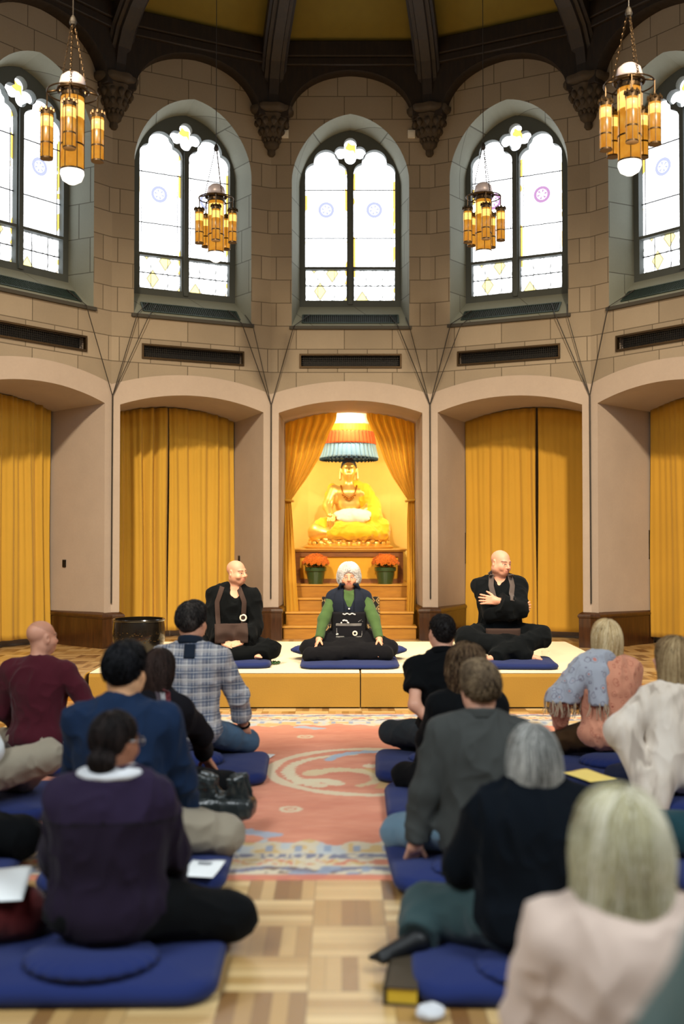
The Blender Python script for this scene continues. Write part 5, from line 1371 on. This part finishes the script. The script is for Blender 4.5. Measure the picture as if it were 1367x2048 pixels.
P5.top('shirt', PLAID, .026, .62, 'crew', seed=11, amp=.018, hem=.17, extra=lambda q: [q.cap(P5.E[i]+(P5.Wr[i]-P5.E[i])*.46, P5.E[i]+(P5.Wr[i]-P5.E[i])*.64, .066, .066, k=.008, flat=True) for i in (1, -1)])
NAVYC = cloth('navy_collar', srgb(24, 34, 48), .9)
P5.ring('collar', NAVYC, .071, -.012, .040, 10)
P5.patch('collar_patch', [[(.034*u+.005, zc(P5, .45+.085*t)) for u in np.linspace(-1, 1, 7)] for t in np.linspace(0, 1, 6)], NAVYC, .006, False, .004)
P5.bottom(JEAN, .016, seed=12)
P5.hair('short', [(30, 28, 27), (46, 42, 40), (70, 64, 60)], 900, 12, .0055, 1.03)
w0 = P5.Wr[1]; dW = unit(w0-P5.E[1]); Rw = frame(dW); m = MB(); m.tube([w0-dW*.03+Rw @ V3(.036*math.cos(2*PI*q/20), .034*math.sin(2*PI*q/20), 0) for q in range(21)], .008, 8); m.build('wristwatch', BLK, P5.e, smooth=True)
# maroon sweater
seat(-1.95, 6.58, 'the man in the maroon sweater', .115, True, -1.95, 6.7, -3)
P1 = Person('balding man in maroon sweater, sitting cross-legged near the far left curtain', -1.95, 6.60, 0, -4, hs=.115, sh=.835, sw=.205, lean=3, hy=-40, hp=2, wR=(.30, .16, .20), wL=(-.2, .25, .2), eR=(.9, -.9, .2), skin=(206, 150, 124), bulk=1.02, neck=.95)
P1.body(scalp=(.62, .58, .56), brow=(90, 70, 56), stubble=.25)
P1.top('sweater', cloth('maroon_knit', srgb(78, 20, 34), .9, .3, sheen=.1), .020, .95, 'crew', seed=14, amp=.015, nr=.058, hem=.12); P1.bottom(KH, seed=15)
# white shirt, half out of the picture
seat(-1.97, 5.30, 'the person in white at the left edge', .16, True, -1.95, 5.62, 4)
P2 = Person('person in white shirt and khaki trousers with one knee up, cut by the left edge', -2.06, 5.32, 0, -8, hs=.15, sh=.80, sw=.19, lean=-2, hy=-10, wR=(.17, .20, .25), kR=(.47, .22, .33), aR=(.16, .44, .08), kL=(-.36, .25, .13), skin=(206, 150, 124))
P2.body(shoe=None); P2.top('shirt', cloth('white_cotton', srgb(222, 228, 230), .9, .08), .024, .96, 'crew', seed=16, hem=.13); P2.bottom(KH, .026, seed=17, amp=.016); P2.hair('short', [(70, 54, 44), (110, 90, 70)], 300, 5, .007)
# navy sweater
seat(-.96, 4.42, 'the man in the navy sweater', .175, True, -.89, 4.60, 1)
P3 = Person('black-haired man in navy sweater and khaki trousers, in front of the woman with the bun', -.955, 4.44, 0, -3, hs=.175, sh=.845, sw=.212, lean=5, hy=-12, hp=4, wR=(.26, .23, .16), wL=(-.22, .27, .17), eR=(.8, -.7, -.3), kR=(.41, .22, .155), kL=(-.27, .30, .15), bulk=1.10, depth=1.05, skin=(206, 156, 116), neck=1.02, hscale=1.03)
P3.body(brow=(24, 20, 18)); P3.top('sweater', cloth('navy_fleece', srgb(16, 36, 64), .95, .2, sheen=.1), .030, .93, 'crew', seed=18, amp=.017, nr=.064, hem=.14, k=.04); P3.bottom(KH, .024, seed=19, amp=.015)
P3.hair('short', [(8, 9, 11), (16, 17, 20), (30, 30, 34)], 900, 21, .0055, 1.02, length=.05)
# woman with long dark hair reaching forward
seat(-1.02, 5.42, 'the long-haired woman reaching to the handbag', .13, True, -.92, 5.60, 0)
P4 = Person('woman with long dark hair and black cardigan, reaching forward to the handbag', -1.03, 5.46, 0, -14, hs=.13, sh=.76, sw=.165, lean=7, side=4, hy=-6, hp=8, wR=(.17, .38, .26), wL=(-.18, .28, .2), eR=(.9, -.2, .25), skin=(196, 138, 108), hands={1: dict(d=(.30, .45, -.80), palm=(-.2, -.6, -.5), curl=.25, spread=.3)})
P4.body(False); P4.top('cardigan', cloth('black_wool', srgb(22, 20, 24), .95, .3), .022, .90, 'crew', seed=22, hem=.10); P4.bottom(BLK, seed=23)
P4.hair('long', [(22, 15, 13), (40, 28, 24), (58, 42, 36)], 700, 23, .006, 1.0, lows=-.22)
for k_, (o_, c_) in enumerate(((0, (150, 146, 146)), (.022, (96, 34, 38)), (-.022, (70, 60, 66)))):
    P4.strap('stripe', [(.085+o_, zc(P4, .475)), (.115+o_, zc(P4, .41)), (.125+o_, zc(P4, .28))], .02, cloth('stripe_knit', srgb(*c_), .9), .006, False, thick=.004)
# purple sweater woman with bun
seat(-.83, 3.52, 'the woman in the purple sweater', .15, True, -.83, 3.62, 1, RUGZ*0+.002, (1.06, 1, 1))
P6 = Person('woman with a low dark bun, glasses, white collar and dark purple sweater', -.80, 3.55, 0, 3, hs=.145, sh=.735, sw=.170, lean=6, hy=-38, hp=8, wR=(.20, .27, .18), wL=(-.22, .27, .18), eR=(.9, -.5, -.3), eL=(-.9, -.5, -.3), kR=(.415, .15, .125), kL=(-.17, .36, .14), bulk=1.12, depth=1.06, skin=(150, 100, 76), neck=.9)
P6.body(False, brow=(24, 18, 16), lips=(120, 70, 66))
PUR = attr_mat('purple_knit', .95, sheen=.04, spec=.15, bump=.25, bscale=240)
def yoke(V, N):
    c = np.tile(V3(srgb(34, 24, 46)), (len(V), 1)); lowz = V[:, 2] < P6.SC[2]-.095+.01*np.cos(V[:, 0]*12); c[lowz] = V3(srgb(26, 17, 34)); c[np.abs(V[:, 2]-(P6.SC[2]-.095+.01*np.cos(V[:, 0]*12))) < .006] = V3(srgb(18, 12, 22)); return c
P6.top('sweater', PUR, .027, .93, 'crew', seed=25, amp=.016, nr=.075, hem=.10, colfn=yoke, k=.04)
WCOL = cloth('white_shirting', srgb(206, 208, 212), .9, .06)
q_ = Sdf(.01); c_ = P6.NB
q_.ell(c_+P6.u*.010-P6.fw*.018, (.116, .098, .030), None); q_.ell(c_+P6.u*.060, (.056, .060, .055), op='-', k=.01); q_.plane(c_-P6.u*.03, -P6.u, k=.004)
solid('collar', q_, .006, WCOL, P6.e, wrinkle(.004, 3, (20, 20, 20)))
P6.bottom(BLK, .022, seed=26); P6.hair('bun', [(12, 9, 9), (26, 20, 19), (40, 32, 30)], 700, 27, .0055, 1.0)
def glasses(P, mat):
    m = MB(); h = P.hl
    for e in (-1, 1):
        m.tube([h((e*.034+.024*math.cos(2*PI*q/20), .108, .002+.018*math.sin(2*PI*q/20))) for q in range(21)], .0022, 6)
        m.tube([h((e*.058, .107, .006)), h((e*.082, .06, .010)), h((e*.086, -.005, .008))], .0022, 6)
    m.tube([h((-.010, .109, .006)), h((.010, .109, .006))], .002, 6); m.build('glasses', mat, P.e, smooth=True)
glasses(P6, plain('thin_steel', (.35, .34, .33), .3, .8))
q_ = Sdf(.01); q_.cap(P6.hl((.035, .0, -.10)), P6.NB+P6.r*.07+P6.u*.015+P6.fw*.02, .012, .018); solid('lanyard', q_, .006, cloth('yellow_ribbon', srgb(190, 150, 40), .8), P6.e)
# people cut off by the left edge: only their knees are seen
seat(-1.85, 4.36, 'the person in black at the left edge', .15, True, -1.83, 4.60, 3)
P7 = Person('person in black with only a knee in view at the left edge', -1.86, 4.38, 0, 0, hs=.15, sh=.82, lean=-2, kR=(.42, .24, .15), skin=(206, 150, 124))
P7.body(); P7.top('sweater', BLK, .022, .95, seed=31); P7.bottom(BLK, .03, seed=32); P7.hair('short', [(40, 34, 30), (70, 58, 48)], 0, 5, .008)
seat(-1.64, 3.46, 'the person in burgundy trousers', .15, True, -1.68, 3.50, 0, .002, (.98, 1, 1))
P8 = Person('person in burgundy trousers with only a knee in view at the lower left', -1.64, 3.46, 0, -2, hs=.15, sh=.82, lean=-4, kR=(.50, .24, .155), skin=(206, 150, 124))
P8.body(); P8.top('sweater', BLK, .022, .95, seed=33); P8.bottom(cloth('burgundy_twill', srgb(92, 26, 26), .9), .026, seed=34); P8.hair('short', [(40, 34, 30), (70, 58, 48)], 0, 5, .008)

# right hand side
seat(.64, 6.52, 'the man in the black polo shirt', .155, True, .61, 6.50, -2)
Q1 = Person('short-haired man in black polo shirt with an arm folded behind his back', .645, 6.55, 0, 2, hs=.155, sh=.835, sw=.195, lean=4, hy=14, wL=(-.03, -.165, .27), eL=(-1, -.55, -.1), wR=(.25, .2, .22), kL=(-.31, .25, .20), kR=(.33, .27, .15), aL=(-.12, .20, .10), skin=(216, 160, 132), hands={-1: dict(d=(.9, .1, -.1), palm=(0, -1, 0), curl=.35)}, bulk=.98)
Q1.body(brow=(30, 24, 22)); Q1.top('polo_shirt', BLK, .020, -.62, 'crew', seed=41, amp=.015, nr=.062, hem=.15); Q1.ring('collar', BLK, .066, -.012, .030, 8); Q1.bottom(cloth('charcoal_denim', srgb(44, 50, 54), .9), .016, seed=42)
Q1.hair('crop', [(14, 12, 12), (26, 22, 21), (38, 34, 32)], 600, 41, .0055, length=.02)
# curly-haired woman in black
seat(.68, 5.50, 'the woman with long curly brown hair', .125, True, .635, 5.60, -1)
Q2 = Person('woman with long curly brown hair in black, half hidden behind the grey jacket', .68, 5.55, 0, 4, hs=.125, sh=.755, sw=.170, lean=5, hy=6, skin=(206, 150, 124), kL=(-.30, .3, .14))
Q2.body(False); Q2.top('top', BLK, .022, .95, seed=43, hem=.1); Q2.bottom(BLK, seed=44); Q2.hair('long', [(44, 32, 24), (84, 64, 46), (120, 96, 70)], 1600, 45, .006, 1.30, lows=-.21, curls=.006)
# grey jacket
seat(.60, 4.46, 'the person in the grey jacket', .14, True, .605, 4.60, 2)
Q3 = Person('short brown-haired person in a long grey jacket, leaning on a straight arm', .595, 4.50, 0, 3, hs=.14, sh=.79, sw=.188, lean=4, side=2, hy=10, wL=(-.285, .0, .115), eL=(-1, -.4, .3), wR=(.2, .25, .2), kL=(-.32, .28, .13), aL=(-.26, .50, .11), skin=(210, 156, 130), hands={-1: dict(d=(-.1, .35, -.6), palm=(0, -.3, -1), curl=.1)}, bulk=1.05)
Q3.body(brow=(60, 44, 34), shoe=(14, 14, 14))
GREY = cloth('grey_wool', srgb(60, 62, 60), .95, .2, sheen=.3)
def flare(q):
    for x_ in (-.02, .06, .15): q.cap(Q3.C+V3(x_*.8, -.03, .02), (x_*1.25, -.08, .15), .12, .12, k=.06)
Q3.top('jacket', GREY, .028, .93, 'crew', seed=46, amp=.015, nr=.066, hem=.10, extra=flare, k=.03); Q3.ring('collar', GREY, .073, -.02, .028, 12)
Q3.bottom(cloth('pale_denim', srgb(110, 140, 160), .9), .018, seed=47, t1=.85); Q3.hair('short', [(52, 42, 34), (92, 76, 58), (136, 116, 90)], 1500, 48, .0055, 1.06, .006, length=.06, curls=.0015)
# grey bob, dark sweater
seat(.66, 3.48, 'the grey-haired woman in the dark sweater', .13, True, .625, 3.62, -1, .002)
Q4 = Person('woman with a grey bob in a dark navy sweater, sitting before the blonde-grey woman', .665, 3.52, 0, 6, hs=.13, sh=.705, sw=.172, lean=5, hy=10, hp=3, wL=(-.18, .25, .22), eL=(-.9, -.5, -.3), kL=(-.34, .24, .15), aL=(-.40, .10, .10), kR=(.38, .25, .14), skin=(206, 150, 130), bulk=1.16, depth=1.06)
Q4.body(False, brow=(120, 110, 100), shoe=(14, 16, 18)); Q4.top('sweater', cloth('dark_navy_knit', srgb(9, 15, 22), .95, .3), .036, .94, 'high', seed=51, amp=.017, nr=.058, hem=.08, k=.05)
Q4.bottom(cloth('teal_denim', srgb(50, 72, 74), .9), .030, seed=52, t1=.98); Q4.hair('bob', [(70, 70, 68), (124, 124, 120), (178, 176, 170)], 2600, 53, .0055, 1.04, .0065, lows=-.135, rounded=True)
# blonde-grey woman in cream sweater
seat(.63, 2.26, 'the woman in the cream sweater near the camera', .16, True, .63, 2.40, 0, .002)
Q5 = Person('woman with pale blonde-grey hair in a cream sweater, nearest the camera on the right', .628, 2.29, 0, 4, hs=.16, sh=.745, sw=.174, lean=4, hy=8, wL=(-.03, .27, .40), eL=(-.68, -.5, -.5), wR=(.12, .28, .38), eR=(1, -.1, -.5), skin=(216, 164, 140), bulk=1.02, depth=1.06, hscale=1.05)
Q5.body(False); Q5.top('sweater', cloth('cream_knit', srgb(210, 188, 174), .95, .08, fine=150, sheen=.3), .028, .9, 'crew', seed=54, amp=.015, nr=.085, hem=.12, k=.04); Q5.bottom(cloth('plum_cotton', srgb(58, 40, 56), .9), .02, seed=55)
Q5.hair('bob', [(100, 94, 62), (176, 168, 132), (224, 218, 200)], 4800, 56, .006, 1.17, .0085, lows=-.20, rounded=True)
# paisley blouse and scarf
seat(1.68, 6.42, 'the woman in the orange blouse', .17, True, 1.66, 6.42, 3)
Q6 = Person('blonde woman in an orange paisley blouse with a fringed pink and blue scarf', 1.685, 6.48, 0, 10, hs=.17, sh=.79, sw=.168, lean=5, hy=12, wL=(-.24, .22, .26), eL=(-.9, -.4, .1), skin=(216, 164, 140), bulk=1.02)
Q6.body(False)
def paisley(name, base, c1, c2, sc):
    m = NT(name); v = m.coord(); vo = m.n('ShaderNodeTexVoronoi', feature='F1'); vo.inputs['Scale'].default_value = sc; m.l(v, vo.inputs['Vector'])
    n = m.noise(v, sc*1.4, 3); d = m.math('ADD', vo.outputs['Distance'], m.math('MULTIPLY', m.math('SUBTRACT', n, .25), .9))
    m.color(m.ramp(d, [(.0, c1), (.30, c1), (.34, base), (.50, base), (.55, c2), (.62, base), (1, base)])); m.bump(n, .15, .004); return m.set(.85, sheen=.2)
Q6.top('blouse', paisley('paisley_silk', srgb(204, 138, 108), srgb(160, 84, 62), srgb(176, 100, 76), 22), .024, .95, 'crew', seed=57, amp=.015, hem=.15); Q6.bottom(cloth('brown_skirt_cloth', srgb(66, 44, 20), .9), .010, 'skirt', seed=58)
SCF = paisley('scarf_weave', srgb(158, 162, 172), srgb(186, 118, 106), srgb(104, 96, 110), 20)
sc_ = Sdf(.03); sc_.cap(Q6.NB-Q6.fw*.02-Q6.r*.03, Q6.S[-1], .085, .092); sc_.cap(Q6.S[-1], Q6.E[-1], .098, .095); sc_.cap(Q6.E[-1], Q6.E[-1]+V3(-.10, -.02, -.12), .092, .06); sc_.cap(Q6.S[-1]+V3(.05, -.07, .0), Q6.S[-1]+V3(.04, -.12, -.28), .07, .055)
sc_.ell(Q6.NB+Q6.u*.045+Q6.fw*.01, (.072, .075, .07), op='-', k=.01); sc_.plane(Q6.C+V3(0, .0, -.09), (0, 0, -1), k=.01)
so, sV, sN, sF = solid('scarf', sc_, .008, SCF, Q6.e, wrinkle(.014, 5, (14, 14, 4)), keep=True)
m = MB(); lowest = sV[(sV[:, 2] < sV[:, 2].min()+.035)]; r2 = np.random.default_rng(3)
for p in lowest[r2.choice(len(lowest), 110)]:
    m.tube([p, p+V3(r2.normal(0, .006), r2.normal(0, .006)-.004, -.04), p+V3(r2.normal(0, .012), r2.normal(0, .012)-.006, -.085)], [.003, .003, .002], 4)
setp(m.build('fringe', cloth('fringe_yarn', srgb(190, 168, 140), .9), so), kind='stuff')
Q6.hair('bob', [(150, 120, 80), (196, 168, 120), (226, 206, 166)], 2000, 59, .0055, .98, .0065, lows=-.175)
# white cardigan
seat(1.81, 5.40, 'the woman in the white cardigan', .165, True, 1.80, 5.52, -4)
Q7 = Person('woman in a long white cardigan with one elbow out, at the right edge', 1.81, 5.45, 0, 16, hs=.165, sh=.785, sw=.172, lean=6, side=-2, hy=30, wL=(-.16, .14, .44), eL=(-1, -.35, .0), wR=(.2, .25, .25), kL=(-.17, .36, .14), skin=(216, 164, 140), bulk=1.04)
Q7.body(False, smile=.3)
def drap(q): q.cap(Q7.E[-1]+V3(.03, -.02, -.02), (-.30, -.10, .16), .075, .045, k=.05); q.cap(Q7.C+V3(-.08, -.05, -.05), (-.26, -.14, .13), .12, .06, k=.06); q.cap(Q7.C+V3(.08, -.05, -.05), (.12, -.12, .14), .12, .08, k=.06)
def cstr():
    m = NT('white_cardigan_knit'); v = m.coord('Object', (14, 14, 1.0)); n = m.noise(v, 1.0, 2); col = m.ramp(n, [(.40, srgb(208, 196, 182)), (.56, srgb(198, 184, 168)), (.68, srgb(160, 146, 132))]); m.color(col); m.bump(m.noise(m.coord(), 220, 2), .2, .004); return m.set(.95, sheen=.3)
Q7.top('cardigan', cstr(), .030, .80, 'crew', seed=60, amp=.012, hem=.10, extra=drap, fr=(10, 10, 4), k=.04); Q7.bottom(cloth('dark_denim', srgb(30, 38, 64), .9), .02, seed=61)
Q7.hair('bob', [(92, 70, 46), (136, 110, 76), (182, 158, 118)], 1800, 62, .0055, 1.04, .0065, lows=-.19)
# teal trousers at the right edge, sleeve of somebody on a stool nearest the camera
seat(1.86, 4.36, 'the person in teal trousers at the right edge', .15, True, 1.80, 4.55, 0)
Q9 = Person('person in teal trousers with only a knee in view at the right edge', 1.86, 4.38, 0, 0, hs=.15, sh=.80, lean=-2, kL=(-.44, .24, .165), skin=(206, 150, 124))
Q9.body(); Q9.top('sweater', BLK, .022, .95, seed=63); Q9.bottom(cloth('deep_teal_cotton', srgb(22, 62, 70), .9), .034, seed=64); Q9.hair('short', [(40, 34, 30), (70, 58, 48)], 0, 5, .008)
stl = empty('stool', (.66, 1.16, 0), 0, 'plain wooden stool under the person in the grey-green sweater, out of view', 'stool')
m = MB(); m.box(-.2, .2, -.17, .17, .38, .41); m.build('seat', WOOD_STEP, stl, bevel=.005)
for sx in (-1, 1):
    for sy in (-1, 1): m = MB(); m.box(sx*.16-.02, sx*.16+.02, sy*.13-.02, sy*.13+.02, 0, .38); m.build('leg', WOOD_STEP, stl)
Q8 = Person('person in grey-green sweater with only a sleeve in view at the lower right corner', .645, 1.18, 0, 5, hs=.455, sh=.86, sw=.20, lean=4, wL=(-.10, .25, .62), eL=(-1, -.1, -.35), kR=(.15, .46, .48), kL=(-.15, .46, .48), aR=(.14, .44, .08), aL=(-.14, .44, .08), skin=(206, 150, 124), bulk=1.06)
Q8.body(shoe=(14, 14, 14)); Q8.top('sweater', cloth('grey_green_knit', srgb(88, 108, 106), .95, .12), .034, .95, seed=65); Q8.bottom(BLK, seed=66); Q8.hair('short', [(40, 34, 30), (70, 58, 48)], 0, 5, .008)

# ------------------------------------------------------------------ things on the floor and the platform
# handbag
hb_ = empty('handbag', (-.60, 5.17, RUGZ+.074), rad(-6), 'black leather handbag with two upright handles on the navy mat', 'handbag')
LEATHER = plain('black_leather', (.020, .026, .026), .35, coat=.3, var=.5, scale=16)
q_ = Sdf(.03); q_.box((0, 0, .045), (.16, .075, .045), None, .03); q_.box((0, .01, .06), (.15, .05, .03), None, .02, k=.05)
solid('body', q_, .007, LEATHER, hb_, wrinkle(.008, 3, (16, 16, 12)))
for y_, nm in ((-.035, 'front'), (.045, 'back')):
    q_ = Sdf(.012)
    for sx in (-1, 1): q_.box((sx*.092, y_, .125), (.048, .010, .085), rotm((0, 1, 0), sx*-14), .008)
    q_.chain([(-.075, y_, .19), (-.06, y_+.005, .14), (0, y_+.01, .085), (.06, y_+.005, .14), (.075, y_, .19)], [.016, .014, .02, .014, .016], k=.02)
    solid('handle', q_, .006, LEATHER, hb_, wrinkle(.006, 8, (30, 30, 30)))
PAPER = plain('white_paper', (.78, .80, .80), .8, var=.04); INK = plain('grey_print', (.25, .26, .28), .8)
def sheet(x, y, z, w_, h_, rz, lab, mat=PAPER, pr=True, name='paper_sheet', rx=0):
    e = empty(name, (x, y, z), rad(rz), lab, 'paper'); e.rotation_euler = (rad(rx), 0, rad(rz))
    m = MB(); m.grid([[(-w_/2+w_*a/8, -h_/2+h_*b/8, .004*math.sin(a*.7)*math.sin(b*.5)+.003) for b in range(9)] for a in range(9)]); m.build('sheet', mat, e, smooth=True, solid=.0015)
    if pr: m = MB(); m.box(-.035, .025, h_*.22, h_*.30, .008, .0085); m.box(-.03, .02, h_*.16, h_*.19, .008, .0085); m.build('print', INK, e)
    return e
sheet(-.585, 4.34, RUGZ+.083, .145, .215, -8, 'white printed sheet on the navy mat beside the khaki knee')
sheet(-1.19, 3.64, .268, .16, .22, 8, 'white sheet lying on the burgundy knee at the left edge', pr=False, rx=12)
sheet(-.56, 6.86, RUGZ+.004, .16, .22, -20, 'white sheet on the rug in front of the plaid-shirted man', pr=False)
cushion('round', 1.27, 5.36, RUGZ, 'tall spare round navy cushion under the yellow sheet', 5, (.9, .9, 1.58))
sheet(1.28, 5.35, RUGZ+.236, .17, .24, 25, 'yellow sheet on the spare navy cushion behind the grey-haired woman', plain('yellow_paper', srgb(232, 204, 110), .8, var=.05), False)
# yellow book with a dark cover and a crumpled tissue beside the mat
bk_ = empty('book', (.205, 3.42, .002), rad(-8), 'thick yellow-edged book with dark cover beside the grey-haired woman\'s mat', 'book')
m = MB(); m.box(-.045, .05, -.12, .12, .006, .052); m.build('pages', plain('yellow_pages', srgb(206, 170, 40), .8), bk_)
m = MB(); m.box(-.055, .05, -.125, .125, 0, .006); m.box(-.055, .05, -.125, .125, .052, .058); m.box(-.058, -.050, -.125, .125, 0, .058); m.build('cover', plain('dark_cover', srgb(60, 50, 36), .6), bk_)
q_ = Sdf(.02); q_.ell((0, 0, .02), (.035, .03, .02)); q_.ell((.025, .01, .018), (.025, .025, .018)); o = solid('tissue', q_, .005, WCOL, None, wrinkle(.008, 4, (40, 40, 40))); o.location = (.265, 3.20, .006); setp(o, 'small crumpled white tissue on the floor beside the yellow-edged book', 'tissue')
# beads and glass on the platform
m = MB()
for q in range(26):
    th = 2*PI*q/26; m.lathe([(.001, -.011), (.009, -.006), (.011, 0), (.009, .006), (.001, .011)], 8, 0, Matrix.Translation((.045*math.cos(th)*(1+.3*math.sin(3*th)), .04*math.sin(th), .012+.008*(q % 2))))
o = m.build('prayer_beads', plain('green_stone', srgb(26, 70, 26), .2, coat=.5), smooth=True, loc=(-.63, 9.47, DH+.003)); setp(o, 'small string of green beads on the platform right of the smiling man', 'beads')
gm = NT('clear_glass'); gm.color((1, 1, 1)); gm.b.inputs['Transmission Weight'].default_value = 1; gm.b.inputs['IOR'].default_value = 1.3; gm.set(.02)
m = MB(); m.lathe([(.001, 0), (.032, 0), (.038, .10), (.035, .10), (.030, .012), (.001, .012)], 28); o = m.build('drinking_glass', gm.mat, smooth=True, auto=40, loc=(1.91, 9.66, DH+.003)); setp(o, 'clear drinking glass on the platform right of the man with crossed arms', 'glass')
